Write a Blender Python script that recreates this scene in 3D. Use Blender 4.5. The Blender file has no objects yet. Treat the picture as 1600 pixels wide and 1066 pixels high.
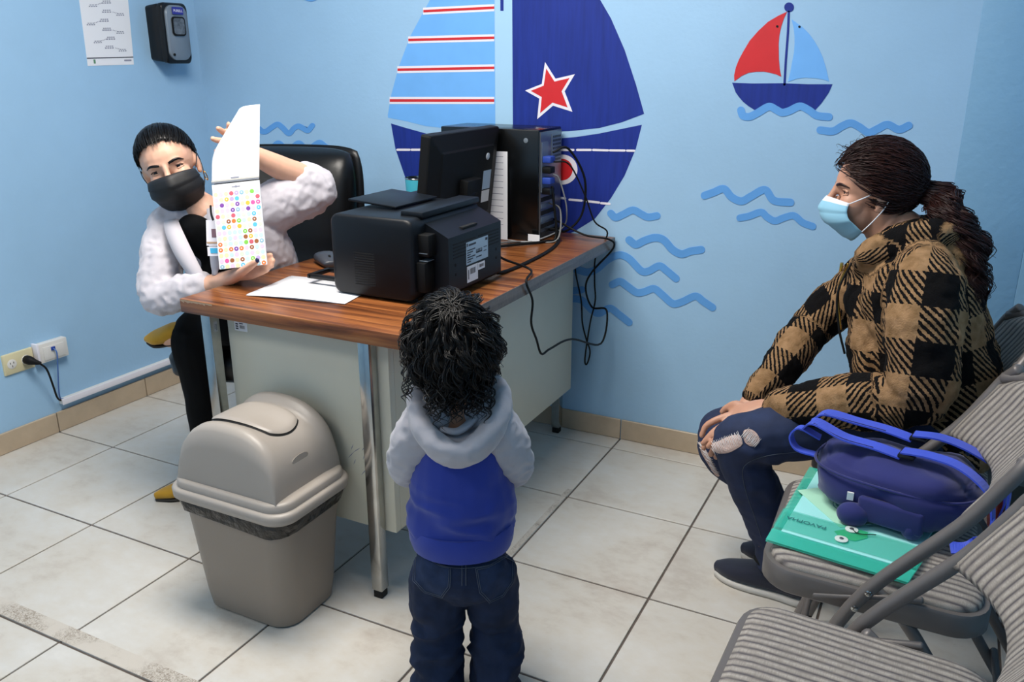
import bpy, bmesh, math, random
import numpy as np
from mathutils import Vector, Matrix, noise

# ---------------------------------------------------------------- camera
CAM = np.array([2.931, -2.228, 1.318])
YAW, PITCH, FPX = math.radians(26.86), math.radians(18.30), 1327.4
scene = bpy.context.scene
cam_data = bpy.data.cameras.new('camera')
cam_data.sensor_width = 36.0
cam_data.lens = 36.0 * FPX / 1600.0
cam_data.clip_start = 0.02
cam = bpy.data.objects.new('camera', cam_data)
scene.collection.objects.link(cam)
cam.location = CAM
cam.rotation_euler = (math.pi / 2 - PITCH, 0, YAW)
scene.camera = cam

# ---------------------------------------------------------------- light and exposure
world = bpy.data.worlds.new('world')
scene.world = world
world.use_nodes = True
world.node_tree.nodes['Background'].inputs[0].default_value = (0.62, 0.76, 1.0, 1)
world.node_tree.nodes['Background'].inputs[1].default_value = 0.3
vs = scene.view_settings
vs.view_transform = 'Standard'
vs.look = 'None'
vs.gamma = 1.0
vs.use_curve_mapping = False
vs.exposure = 0.0
LAMPS = [(1.7, -0.8, 1.2, 0.6, 50.0), (1.2, -2.6, 1.2, 0.6, 8.0)]   # ceiling fixtures: x, y, length, width, watts
for lx, ly, ll, lw, watts in LAMPS:
    ld = bpy.data.lights.new('ceiling_light_glow', 'AREA')
    ld.shape = 'RECTANGLE'
    ld.size, ld.size_y = ll, lw
    ld.energy = watts
    ld.color = (1.0, 0.935, 0.85)
    lo = bpy.data.objects.new('ceiling_light_glow', ld)
    scene.collection.objects.link(lo)
    lo.location = (lx, ly, 2.395)

# ---------------------------------------------------------------- photo pixels to places
_f = np.array([-math.sin(YAW) * math.cos(PITCH), math.cos(YAW) * math.cos(PITCH), -math.sin(PITCH)])
_r = np.array([math.cos(YAW), math.sin(YAW), 0.0])
_u = np.cross(_r, _f)
def ray(x, y): return _f + _r * (x - 800) / FPX - _u * (y - 533) / FPX
def onZ(x, y, z=0.0): d = ray(x, y); return CAM + d * (z - CAM[2]) / d[2]
def onY(x, y, v): d = ray(x, y); return CAM + d * (v - CAM[1]) / d[1]
def onX(x, y, v): d = ray(x, y); return CAM + d * (v - CAM[0]) / d[0]
def onD(x, y, v): return CAM + ray(x, y) * v

# ---------------------------------------------------------------- materials
def lin(h):
    h = h.lstrip('#')
    o = []
    for k in (0, 2, 4):
        c = int(h[k:k + 2], 16) / 255
        o.append(c / 12.92 if c <= .04045 else ((c + .055) / 1.055) ** 2.4)
    return tuple(o) + (1.0,)
MATS = {}
class NT:
    def __init__(self, m):
        self.t = m.node_tree
        self.bsdf = self.t.nodes['Principled BSDF']
    def n(self, kind, **kw):
        nd = self.t.nodes.new(kind)
        for k, v in kw.items():
            if isinstance(k, str) and hasattr(nd, k): setattr(nd, k, v)
        return nd
    def l(self, a, b): self.t.links.new(a, b)
    def math(self, op, a, b=None, c=None):
        nd = self.n('ShaderNodeMath', operation=op)
        for i, v in enumerate((a, b, c)):
            if v is None: continue
            if isinstance(v, (int, float)): nd.inputs[i].default_value = v
            else: self.l(v, nd.inputs[i])
        return nd.outputs[0]
    def mix(self, fac, a, b):
        nd = self.n('ShaderNodeMix', data_type='RGBA')
        for i, v in ((0, fac), (6, a), (7, b)):
            if isinstance(v, (int, float)): nd.inputs[i].default_value = v
            elif isinstance(v, tuple): nd.inputs[i].default_value = v
            else: self.l(v, nd.inputs[i])
        return nd.outputs[2]
    def coord(self, which='Object'): return self.n('ShaderNodeTexCoord').outputs[which]
    def map(self, co, scale=(1, 1, 1), rot=(0, 0, 0), loc=(0, 0, 0)):
        nd = self.n('ShaderNodeMapping')
        nd.inputs['Scale'].default_value = scale
        nd.inputs['Rotation'].default_value = rot
        nd.inputs['Location'].default_value = loc
        self.l(co, nd.inputs[0])
        return nd.outputs[0]
    def noise(self, co, scale=5, detail=4, rough=.5, dist=0):
        nd = self.n('ShaderNodeTexNoise')
        nd.inputs['Scale'].default_value = scale
        nd.inputs['Detail'].default_value = detail
        nd.inputs['Roughness'].default_value = rough
        nd.inputs['Distortion'].default_value = dist
        if co is not None: self.l(co, nd.inputs['Vector'])
        return nd.outputs['Fac']
    def ramp(self, fac, stops):
        nd = self.n('ShaderNodeValToRGB')
        e = nd.color_ramp.elements
        while len(e) < len(stops): e.new(.5)
        for q, (p, c) in zip(e, stops):
            q.position = p
            q.color = c if isinstance(c, tuple) else (c, c, c, 1)
        self.l(fac, nd.inputs[0])
        return nd.outputs[0]
    def bump(self, h, strength=.3, dist=.002):
        nd = self.n('ShaderNodeBump')
        nd.inputs['Strength'].default_value = strength
        nd.inputs['Distance'].default_value = dist
        self.l(h, nd.inputs['Height'])
        self.l(nd.outputs[0], self.bsdf.inputs['Normal'])
def M(name, col, rough=.5, metal=0., var=0., vscale=6, bump=0., bscale=120, bdist=.001, spec=.5, coat=0., sheen=0., alpha=1., trans=0., sss=0., stretch=(1, 1, 1)):
    m = bpy.data.materials.new(name)
    m.use_nodes = True
    t = NT(m)
    b = t.bsdf
    c = lin(col) if isinstance(col, str) else col
    b.inputs['Base Color'].default_value = c
    b.inputs['Roughness'].default_value = rough
    b.inputs['Metallic'].default_value = metal
    b.inputs['Specular IOR Level'].default_value = spec
    b.inputs['Coat Weight'].default_value = coat
    b.inputs['Sheen Weight'].default_value = sheen
    b.inputs['Alpha'].default_value = alpha
    b.inputs['Transmission Weight'].default_value = trans
    if sss:
        b.inputs['Subsurface Weight'].default_value = sss
        b.inputs['Subsurface Radius'].default_value = (.008, .004, .002)
        b.inputs['Subsurface Scale'].default_value = 1.0
    if var or bump:
        co = t.map(t.coord(), stretch)
        if var:
            n = t.noise(co, vscale, 5, .6)
            d = tuple(max(0, x * (1 - var)) for x in c[:3]) + (1,)
            l2 = tuple(min(1, x * (1 + var)) for x in c[:3]) + (1,)
            t.l(t.ramp(n, [(.3, d), (.7, l2)]), b.inputs['Base Color'])
        if bump:
            t.bump(t.noise(co, bscale, 3), bump, bdist)
    MATS[name] = m
    return m
m_wall = M('wall_paint', '#9bc1e0', .55, var=.05, vscale=2.2, bump=.35, bscale=90, bdist=.0015)
m_wall_shaded = M('wall_paint_shaded', '#82b0d2', .55, var=.05, vscale=2.5, bump=.5, bscale=45, bdist=.003)  # same blue paint, darkened: shade at the right end put into the colour
m_ceil = M('ceiling_paint', '#d9d9d4', .8)
m_grout = M('grout', '#5f554f', .9, var=.2, vscale=30)
m_navy = M('paint_navy', '#1a2f86', .55, spec=.3, var=.16, vscale=14, stretch=(4, 1, .35))
m_sky = M('paint_light_blue', '#6fb0f0', .5, var=.04, vscale=10)
m_wave = M('paint_wave_blue', '#5f9fe0', .5, var=.04, vscale=10)
m_mast = M('paint_pale_blue', '#a5cdea', .5, var=.02)
m_red = M('paint_red', '#cf2027', .5, var=.06, vscale=12)
m_white = M('paint_white', '#e9e6ee', .5)
m_green = M('paint_green', '#5fbf30', .5)
m_black = M('black_plastic', '#0e1013', .35, var=.1, vscale=40, spec=.35)
m_blackmat = M('black_matte', '#090a0b', .6, spec=.25)
m_print = M('printer_shell', '#0b0f15', .45, spec=.28, bump=.12, bscale=900, bdist=.0004)
m_dark = M('dark_gap', '#060607', .8)
m_chrome = M('chrome', '#b9b9b6', .17, metal=1., var=.12, vscale=20)
m_cream = M('cream_steel', '#d2cebc', .42, var=.03, vscale=4, bump=.1, bscale=200)
m_paper = M('paper', '#e6e6ea', .7)
m_ink = M('print_ink', '#3c3f48', .7)
m_inkl = M('print_ink_light', '#8b8c9c', .7)
m_label = M('label_blue_grey', '#a9bccb', .5)
m_ivory = M('ivory_plastic', '#cfc7a3', .4)
m_offw = M('offwhite_plastic', '#dcdad6', .4)
m_blue = M('blue_plastic', '#27449c', .45)
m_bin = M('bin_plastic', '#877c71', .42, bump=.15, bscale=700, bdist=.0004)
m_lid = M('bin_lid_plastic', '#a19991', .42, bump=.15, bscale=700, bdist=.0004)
m_liner = M('bin_liner', '#131212', .28, bump=.8, bscale=40, bdist=.01)
m_steel = M('steel', '#8b8e92', .35, metal=.9)
m_frame = M('chair_frame_paint', '#6d6866', .42, metal=.25)
m_leather = M('black_leather', '#08090b', .36, spec=.4, bump=.25, bscale=260, bdist=.0008)
m_aqua = M('aqua_enamel', '#49b7cf', .35)
m_rub = M('black_rubber', '#0b0b0b', .7)
m_blk = M('sensor_black', '#0b0c0e', .3)
m_silver = M('silver_plastic', '#7d8893', .35, metal=.3)
m_gold = M('gold', '#c79a45', .25, metal=1.)
m_lamp = M('lamp_diffuser', '#ffffff', .5)
_b = m_lamp.node_tree.nodes['Principled BSDF']
_b.inputs['Emission Color'].default_value = (1, .97, .93, 1)
_b.inputs['Emission Strength'].default_value = 4.0

def mat_tile():
    m = bpy.data.materials.new('floor_tile'); m.use_nodes = True; t = NT(m)
    co = t.n('ShaderNodeNewGeometry').outputs['Position']
    a = t.noise(co, 3.2, 6, .6, .4)
    b = t.noise(t.map(co, (1, 1.6, 1), (0, 0, .5)), 17, 5, .65)
    f = t.math('ADD', t.math('MULTIPLY', a, .65), t.math('MULTIPLY', b, .35))
    c = t.ramp(f, [(.34, lin('#b5aba0')), (.47, lin('#c6c0b6')), (.6, lin('#cbc8c2')), (.72, lin('#d4d1cc'))])
    sp = t.noise(co, 60, 3, .7)
    c = t.mix(t.ramp(sp, [(.66, 0.), (.78, .3)]), c, lin('#a49888'))
    t.l(c, t.bsdf.inputs['Base Color'])
    t.l(t.ramp(b, [(.3, .34), (.7, .46)]), t.bsdf.inputs['Roughness'])
    t.bsdf.inputs['Specular IOR Level'].default_value = .45
    t.bump(b, .06, .002)
    return m
m_tile = mat_tile()
m_base = M('baseboard_tile', '#b8a58d', .4, var=.12, vscale=9)
def mat_wood(name, edge=False):
    m = bpy.data.materials.new(name); m.use_nodes = True; t = NT(m)
    co = t.coord()
    g = t.map(co, (1.3, 26, 26) if not edge else (26, 1.3, 40))
    a = t.noise(g, 1.6, 8, .62, .7)
    b = t.noise(t.map(co, (2.2, 120, 60)), 1.5, 4, .6)
    f = t.math('ADD', t.math('MULTIPLY', a, .72), t.math('MULTIPLY', b, .28))
    if edge: c = t.ramp(f, [(.32, lin('#4c3d34')), (.5, lin('#6e5b50')), (.68, lin('#83746a'))])
    else: c = t.ramp(f, [(.36, lin('#46240f')), (.46, lin('#6e3e1f')), (.54, lin('#8a5229')), (.66, lin('#a56e3f'))])
    t.l(c, t.bsdf.inputs['Base Color'])
    t.bsdf.inputs['Roughness'].default_value = .3
    t.bump(f, .04, .001)
    return m
m_wood = mat_wood('wood_laminate')
m_woodedge = mat_wood('wood_edge_band', True)
def mat_stripe():
    m = bpy.data.materials.new('ribbed_fabric'); m.use_nodes = True; t = NT(m)
    sx = t.n('ShaderNodeSeparateXYZ'); co = t.coord(); t.l(co, sx.inputs[0])
    wob = t.noise(t.map(co, (5, 30, 5)), 2, 2)
    y = t.math('ADD', sx.outputs[1], t.math('MULTIPLY', wob, .006))
    ph = t.math('FRACT', t.math('MULTIPLY', t.math('ADD', y, 3.), 62.))
    patch = t.noise(t.map(co, (34, 62, 30)), 1.1, 1)
    base = t.ramp(ph, [(0., lin('#4d4a50')), (.12, lin('#5f5a5b')), (.3, lin('#979089')), (.62, lin('#aaa49c')), (.86, lin('#8c8681')), (1., lin('#514d52'))])
    fine = t.noise(t.map(co, (500, 60, 500)), 1, 2)
    c = t.mix(t.ramp(patch, [(.48, 0.), (.56, .32)]), base, lin('#7b756f'))
    c = t.mix(t.ramp(fine, [(.35, .28), (.65, 0.)]), c, lin('#5e5753'))
    t.l(c, t.bsdf.inputs['Base Color'])
    t.bsdf.inputs['Roughness'].default_value = .9
    t.bump(t.ramp(ph, [(0., 0.), (.35, .9), (.7, 1.), (1., 0.)]), .5, .003)
    return m
m_stripe = mat_stripe()
# ---------------------------------------------------------------- mesh helpers
COL = scene.collection
def link(o, parent=None):
    COL.objects.link(o)
    if parent is not None:
        o.parent = parent
        if parent.get('_abs') is not None:
            o.matrix_parent_inverse = Matrix.Translation(parent['_abs']).inverted()
    return o
def obj(name, verts, faces, mat, parent=None, smooth=False, loc=None):
    me = bpy.data.meshes.new(name)
    me.from_pydata([tuple(map(float, v)) for v in verts], [], faces)
    me.update()
    if isinstance(mat, (list, tuple)):
        for q in mat: me.materials.append(q)
    elif mat is not None: me.materials.append(mat)
    if smooth: me.shade_smooth()
    o = bpy.data.objects.new(name, me)
    return link(o, parent)
def from_bm(name, bm, mat, parent=None, smooth=False, sharp=None):
    me = bpy.data.meshes.new(name)
    bmesh.ops.recalc_face_normals(bm, faces=bm.faces)
    bm.to_mesh(me); bm.free()
    for q in (mat if isinstance(mat, (list, tuple)) else [mat]): me.materials.append(q)
    if smooth:
        me.shade_smooth()
        if sharp: me.set_sharp_from_angle(angle=math.radians(sharp))
    return link(bpy.data.objects.new(name, me), parent)
def tag(o, label, cat, group=None, kind=None):
    o['label'] = label; o['category'] = cat
    if group: o['group'] = group
    if kind: o['kind'] = kind
    return o
def struct(o): o['kind'] = 'structure'; return o
def thing(name, loc, label, cat, group=None, absolute=True):
    """Empty at the base of a thing; its parts are given in room coordinates unless absolute is False."""
    e = bpy.data.objects.new(name, None)
    e.empty_display_size = .05
    COL.objects.link(e)
    e.location = tuple(map(float, loc))
    if absolute: e['_abs'] = tuple(map(float, loc))
    return tag(e, label, cat, group)
def bm_box(bm, lo, hi, bevel=0., seg=2, mtx=None):
    lo, hi = Vector(lo), Vector(hi)
    c, s = (lo + hi) / 2, hi - lo
    m = Matrix.Translation(c) @ Matrix.Diagonal((s.x, s.y, s.z, 1))
    if mtx is not None: m = mtx @ m
    r = bmesh.ops.create_cube(bm, size=1, matrix=m)
    if bevel:
        es = set()
        for v in r['verts']: es.update(v.link_edges)
        bmesh.ops.bevel(bm, geom=list(es), offset=bevel, segments=seg, affect='EDGES', profile=.5)
def box(name, lo, hi, mat, parent=None, bevel=0., seg=2, mtx=None):
    bm = bmesh.new(); bm_box(bm, lo, hi, bevel, seg, mtx)
    return from_bm(name, bm, mat, parent, bevel > 0, 40)
def catmull(pts, n=6, closed=False):
    P = [np.asarray(p, float) for p in pts]
    if len(P) < 3 or n <= 1: return P
    o = []
    L = len(P)
    rng = range(L if closed else L - 1)
    for i in rng:
        if closed: a, b, c, d = P[(i - 1) % L], P[i], P[(i + 1) % L], P[(i + 2) % L]
        else:
            a = P[i - 1] if i > 0 else 2 * P[i] - P[i + 1]
            b, c = P[i], P[i + 1]
            d = P[i + 2] if i + 2 < L else 2 * P[i + 1] - P[i]
        for k in range(n):
            t = k / n
            o.append(.5 * ((2 * b) + (c - a) * t + (2 * a - 5 * b + 4 * c - d) * t * t + (3 * b - a - 3 * c + d) * t ** 3))
    if not closed: o.append(P[-1])
    return o
def loft_geo(secs, seg=14, hint=(0, 0, 1), n=4, cap=True, sq=2.0):
    """secs: (x, y, z, a, b): superellipse sections; a lies along cross(tangent, hint), b completes the frame."""
    S = [np.asarray(s if len(s) == 5 else tuple(s) + (s[3],), float) for s in secs]
    S = catmull(S, n) if len(S) > 2 else S
    if cap:   # rounded ends
        def capend(s0, s1):
            d = s0[:3] - s1[:3]; L = np.linalg.norm(d) + 1e-9; d = d / L
            r = min(s0[3], s0[4])
            o = []
            for f in (.95, .75, .4, .08):
                q = s0.copy(); q[:3] = s0[:3] + d * r * .6 * math.sqrt(1 - f * f); q[3:] = s0[3:] * f
                o.append(q)
            return o
        S = capend(S[0], S[1])[::-1] + S + capend(S[-1], S[-2])
    V, Fc = [], []
    hint = np.asarray(hint, float)
    prev = None
    for i, s in enumerate(S):
        a, b = S[max(i - 1, 0)][:3], S[min(i + 1, len(S) - 1)][:3]
        t = b - a; t /= np.linalg.norm(t) + 1e-9
        if prev is None:
            sd = np.cross(t, hint)
            if np.linalg.norm(sd) < .15: sd = np.cross(t, np.array([1., 0, 0]))
        else: sd = prev - t * (prev @ t)
        sd /= np.linalg.norm(sd) + 1e-9
        prev = sd
        up = np.cross(sd, t)
        for k in range(seg):
            th = 2 * math.pi * k / seg
            ct, st = math.cos(th), math.sin(th)
            if sq != 2.0:
                ct = math.copysign(abs(ct) ** (2 / sq), ct); st = math.copysign(abs(st) ** (2 / sq), st)
            V.append(s[:3] + sd * s[3] * ct + up * s[4] * st)
    R = len(S)
    for i in range(R - 1):
        for k in range(seg):
            k2 = (k + 1) % seg
            Fc.append((i * seg + k, i * seg + k2, (i + 1) * seg + k2, (i + 1) * seg + k))
    Fc.append(tuple(range(seg - 1, -1, -1)))
    Fc.append(tuple(range((R - 1) * seg, R * seg)))
    return V, Fc
def ell_geo(c, r, R=None, seg=18, rings=12):
    V, Fc = [], []
    c = np.asarray(c, float)
    R = np.eye(3) if R is None else np.asarray(R)
    for i in range(rings + 1):
        ph = math.pi * i / rings
        for k in range(seg):
            th = 2 * math.pi * k / seg
            v = np.array([r[0] * math.sin(ph) * math.cos(th), r[1] * math.sin(ph) * math.sin(th), r[2] * math.cos(ph)])
            V.append(c + R @ v)
    for i in range(rings):
        for k in range(seg):
            k2 = (k + 1) % seg
            Fc.append((i * seg + k, (i + 1) * seg + k, (i + 1) * seg + k2, i * seg + k2))
    return V, Fc
def join_geo(*gs):
    V, Fc = [], []
    for v, f in gs:
        o = len(V); V += list(v); Fc += [tuple(i + o for i in q) for q in f]
    return V, Fc
def tube(name, pts, r, mat, parent=None, n=5, seg=8, cap=True):
    secs = [tuple(p[:3]) + ((r, r) if not isinstance(r, (list, tuple)) else (r[i], r[i])) for i, p in enumerate(pts)]
    v, f = loft_geo(secs, seg, (0.13, .21, 1), n, cap)
    return obj(name, v, f, mat, parent, True)
def prism(name, poly, nrm, h, mat, parent=None, smooth=False):
    """flat polygon (3D points in order) extruded by h along nrm."""
    P = [np.asarray(p, float) for p in poly]
    nv = np.asarray(nrm, float) * h
    k = len(P)
    V = P + [p + nv for p in P]
    Fc = [tuple(range(k - 1, -1, -1)), tuple(range(k, 2 * k))] + [(i, (i + 1) % k, k + (i + 1) % k, k + i) for i in range(k)]
    bm = bmesh.new()
    vs_ = [bm.verts.new(v) for v in V]
    for q in Fc: bm.faces.new([vs_[i] for i in q])
    return from_bm(name, bm, mat, parent, smooth, 30)
def rrect(w, h, r, n=5):
    o = []
    for cx, cy, a0 in ((w / 2 - r, h / 2 - r, 0), (-w / 2 + r, h / 2 - r, 90), (-w / 2 + r, -h / 2 + r, 180), (w / 2 - r, -h / 2 + r, 270)):
        for k in range(n + 1):
            a = math.radians(a0 + 90 * k / n)
            o.append((cx + r * math.cos(a), cy + r * math.sin(a)))
    return o
def rings_obj(name, rings, mat, parent=None, capb=True, capt=True, smooth=True, sharp=50):
    k = len(rings[0]); V = [p for rg in rings for p in rg]; Fc = []
    for i in range(len(rings) - 1):
        for j in range(k):
            j2 = (j + 1) % k
            Fc.append((i * k + j, i * k + j2, (i + 1) * k + j2, (i + 1) * k + j))
    if capb: Fc.append(tuple(range(k - 1, -1, -1)))
    if capt: Fc.append(tuple(range((len(rings) - 1) * k, len(rings) * k)))
    o = obj(name, V, Fc, mat, parent, smooth)
    if smooth and sharp: o.data.set_sharp_from_angle(angle=math.radians(sharp))
    return o
def lathe(name, prof, loc, mat, parent=None, seg=24, sharp=35):
    rings = [[(loc[0] + r * math.cos(2 * math.pi * k / seg), loc[1] + r * math.sin(2 * math.pi * k / seg), loc[2] + z) for k in range(seg)] for r, z in prof]
    return rings_obj(name, rings, mat, parent, True, True, True, sharp)
def text_obj(name, s, size, origin, xdir, ydir, mat, parent=None, ext=.0002, align='CENTER'):
    cu = bpy.data.curves.new(name, 'FONT'); cu.body = s; cu.size = size; cu.extrude = ext; cu.align_x = align; cu.align_y = 'CENTER'
    to = bpy.data.objects.new(name + '_curve', cu)
    COL.objects.link(to)
    me = bpy.data.meshes.new_from_object(to.evaluated_get(bpy.context.evaluated_depsgraph_get()))
    bpy.data.objects.remove(to)
    x, y = Vector(xdir).normalized(), Vector(ydir).normalized()
    z = x.cross(y)
    m = Matrix((x, y, z)).transposed().to_4x4(); m.translation = Vector(tuple(map(float, origin)))
    me.transform(m)
    me.materials.clear(); me.materials.append(mat)
    return link(bpy.data.objects.new(name, me), parent)

# ---------------------------------------------------------------- the room
T = .4
XL, XR, YB, YF, ZC = .104, 3.32, .494, -3.5, 2.45
floor = struct(obj('floor', [(XL - .1, YF - .1, -.004), (XR + .1, YF - .1, -.004), (XR + .1, YB + .1, -.004), (XL - .1, YB + .1, -.004), (XL - .1, YF - .1, -.06), (XR + .1, YF - .1, -.06), (XR + .1, YB + .1, -.06), (XL - .1, YB + .1, -.06)],
                   [(0, 1, 2, 3), (7, 6, 5, 4), (0, 4, 5, 1), (1, 5, 6, 2), (2, 6, 7, 3), (3, 7, 4, 0)], m_grout))
g = .003
xs = [XL] + [T * k for k in range(1, 9)] + [XR]
ys = [YB] + [T * k for k in range(1, -9, -1)] + [YF]
tile_cache = {}
for i in range(len(xs) - 1):
    for j in range(len(ys) - 1):
        w, h = xs[i + 1] - xs[i] - 2 * g, ys[j] - ys[j + 1] - 2 * g
        key = (round(w, 3), round(h, 3))
        if key not in tile_cache:
            bm = bmesh.new(); bm_box(bm, (-w / 2, -h / 2, -.008), (w / 2, h / 2, 0), .0012, 1)
            o = from_bm('tile', bm, m_tile, floor)
            tile_cache[key] = o.data
        else: o = link(bpy.data.objects.new('tile', tile_cache[key]), floor)
        o.location = ((xs[i] + xs[i + 1]) / 2, (ys[j] + ys[j + 1]) / 2, 0)
# scraped strips of old adhesive on the tiles
def mat_residue():
    m = bpy.data.materials.new('old_adhesive'); m.use_nodes = True; t = NT(m)
    co = t.coord()
    a = t.noise(co, 9, 4, .6); b = t.noise(t.map(co, (1, 1, 1), (0, 0, .6)), 130, 5, .75, 1.5)
    f = t.math('MULTIPLY', t.ramp(a, [(.42, 0.), (.6, 1.)]), t.ramp(b, [(.42, 1.), (.56, 0.)]))
    t.l(t.mix(f, lin('#c4bdb3'), lin('#8b8073')), t.bsdf.inputs['Base Color'])
    t.bsdf.inputs['Roughness'].default_value = .7
    t.bump(b, .5, .002)
    return m
m_res = mat_residue()
box('adhesive_strip', (.5, -1.197, 0), (1.62, -1.15, .0007), m_res, floor)
box('adhesive_strip', (1.962, -1.2, 0), (1.996, -.96, .0007), m_res, floor)
box('adhesive_strip', (1.978, -.38, 0), (1.996, .05, .0005), m_res, floor)

def slab(name, lo, hi, mat): return struct(box(name, lo, hi, mat))
wall_back = slab('wall_back', (XL - .1, YB, -.06), (XR + .1, YB + .1, ZC), m_wall)
wall_left = slab('wall_left', (XL - .1, YF - .1, -.06), (XL, YB, ZC), m_wall)
wall_right = slab('wall_right', (XR, YF - .1, -.06), (XR + .1, YB, ZC), m_wall_shaded)
wall_front = slab('wall_front', (XL, YF - .1, -.06), (XR, YF, ZC), m_wall)
ceiling = slab('ceiling', (XL - .1, YF - .1, ZC), (XR + .1, YB + .1, ZC + .1), m_ceil)
# pilaster edges on the mural wall, right of the little boat
box('wall_seam', (7.38 * T, YB - .004, .08), (7.88 * T, YB, ZC), m_wall_shaded, wall_back, .002)
box('wall_seam', (7.88 * T, YB - .009, .08), (XR, YB, ZC), m_wall_shaded, wall_back, .003)
def baseboard(name, axis):
    e = bpy.data.objects.new(name, None); COL.objects.link(e); struct(e)
    cache = {}
    cuts = xs if axis == 'x' else ys[::-1]
    for k in range(len(cuts) - 1):
        a, b = cuts[k] + .0018, cuts[k + 1] - .0018
        L = round(b - a, 3)
        if L not in cache:
            bm = bmesh.new()
            if axis == 'x': bm_box(bm, (-L / 2, -.009, .001), (L / 2, 0, .076), .0015, 1)
            else: bm_box(bm, (0, -L / 2, .001), (.011, L / 2, .076), .0015, 1)
            o = from_bm('baseboard_tile', bm, m_base, e); cache[L] = o.data
        else: o = link(bpy.data.objects.new('baseboard_tile', cache[L]), e)
        if name.endswith('back'): o.location = ((a + b) / 2, YB, 0)
        elif name.endswith('left'): o.location = (XL, (a + b) / 2, 0)
        else: o.location = (XR - .011, (a + b) / 2, 0)
baseboard('baseboard_back', 'x'); baseboard('baseboard_left', 'y'); baseboard('baseboard_right', 'y')
for lx, ly, ll, lw, _ in LAMPS:
    t = thing('ceiling_light', (lx, ly, 2.40), 'white fluorescent panel fixture on the ceiling ' + ('over the desk side' if ly > -2 else 'behind the camera'), 'ceiling light')
    rg = [[(lx + sx * (ll / 2 + q), ly + sy * (lw / 2 + q), z) for sx, sy in ((-1, -1), (1, -1), (1, 1), (-1, 1))] for q, z in ((.03, ZC), (.03, 2.40), (0, 2.40), (0, 2.41))]
    rings_obj('frame', rg, m_offw, t, False, False, False)
    box('diffuser', (lx - ll / 2, ly - lw / 2, 2.41), (lx + ll / 2, ly + lw / 2, 2.42), m_lamp, t)

# ---------------------------------------------------------------- mural painted on the back wall
LAY = [0]
def W(p, k): q = onY(p[0], p[1], YB); return np.array([q[0], YB - .0006 * k, q[2]])
def paint(name, pts, mat, k=1, smooth=0):
    P = [np.array(p, float) for p in pts]
    if smooth: P = catmull(P, smooth, True)
    poly = [W(p, 0) for p in P]
    return prism(name, poly, (0, -1, 0), .0006 * k, mat, wall_back)
def stroke(name, pts, w, mat, k=1, taper=False):
    C = catmull([np.array(p, float) for p in pts], 8)
    L, R = [], []
    for i, p in enumerate(C):
        d = C[min(i + 1, len(C) - 1)] - C[max(i - 1, 0)]
        d = d / (np.linalg.norm(d) + 1e-9); nn = np.array([-d[1], d[0]])
        L.append(p + nn * w / 2); R.append(p - nn * w / 2)
    def capv(p, d):
        nn = np.array([-d[1], d[0]])
        return [p + (nn * math.cos(a) + d * math.sin(a)) * w / 2 for a in np.linspace(0, math.pi, 8)[1:-1]]
    d1 = C[-1] - C[-2]; d1 = d1 / np.linalg.norm(d1)
    d0 = C[0] - C[1]; d0 = d0 / np.linalg.norm(d0)
    poly = L + capv(C[-1], d1) + R[::-1] + capv(C[0], d0)
    return paint(name, poly, mat, k)
def cr(x0, y0, s, pts): return [(x0 + a / s, y0 + b / s) for a, b in pts]
# big sailing boat
lsail = [(771, -190), (735, -130), (700, -60), (672, 0), (662, 18), (641, 57), (623, 105), (611, 150), (606, 180), (606.5, 184), (635, 189.5), (665, 197), (700, 201), (740, 204), (774, 205)]
paint('painted_sail', [(774, 205), (771, -190)] + lsail[1:-1], m_sky, 1)
def leftx(y):
    P = sorted([(b, a) for a, b in lsail[:10]])
    return float(np.interp(y, [p[0] for p in P], [p[1] for p in P]))
for yl, yr in ((-125, -133), (-76, -84), (-27, -34), (17.5, 12), (62.5, 59), (109, 106), (157, 157)):
    xl = leftx(yl) - .5; xr = 772.5
    paint('painted_stripe', [(xl - .5, yl - 5.5), (xl - .5, yl + 5.5), (xr, yr + 5.5), (xr, yr - 5.5)], m_white, 2)
    paint('painted_stripe', [(xl, yl - 2), (xl, yl + 2), (xr, yr + 2), (xr, yr - 2)], m_red, 3)
paint('painted_mast', [(773.5, -210), (774, 207), (801, 207), (799.5, -210)], m_mast, 1)
paint('painted_mast_stripe', [(782, -210), (782, 17), (787, 17), (787, -210)], m_navy, 2)
paint('painted_sail', [(799.5, -200), (801.5, 204), (850, 206), (890, 205), (936.6, 200), (972, 191), (1006.5, 178), (993.7, 132), (976, 78), (954.5, 28.5), (938, 0), (915, -40), (880, -95), (840, -150)], m_navy, 1)
star = cr(580, 0, 2.804, [(762, 272), (808, 345), (893, 325), (848, 400), (882, 490), (797, 463), (728, 522), (737, 432), (675, 397), (748, 368)])
paint('painted_star', star, m_white, 2)
cx, cy = np.mean([p[0] for p in star]), np.mean([p[1] for p in star])
paint('painted_star', [(cx + (a - cx) * .78, cy + (b - cy) * .78) for a, b in star], m_red, 3)
paint('painted_hull', [(611, 193), (633.5, 199.7), (667, 209), (720, 216), (800, 219), (872, 216.5), (901, 214), (936.6, 208.6), (1003, 195), (993.7, 232), (976, 274.6), (954.5, 310), (929.5, 342), (897, 362), (860, 376), (803, 386), (740, 374), (680, 340), (646, 300), (633.5, 278), (617.8, 232)], m_navy, 1)
for a, b, c, d in ((621, 234, 640, 234), (643.5, 234, 663, 234), (876, 234.3, 896, 234.3), (902, 234.3, 923, 234.3), (927, 234.3, 950, 235), (953.5, 235, 976, 235.3), (980, 235.4, 991, 235.6), (637, 279, 648, 279.5), (872, 309, 883, 310), (890, 312, 909, 313.5), (913.5, 314, 936, 316.5), (939.5, 317.5, 952.5, 318.7)):
    stroke('painted_stitch', [(a, b), ((a + c) / 2, (b + d) / 2), (c, d)], 3.4, m_white, 2)
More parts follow.
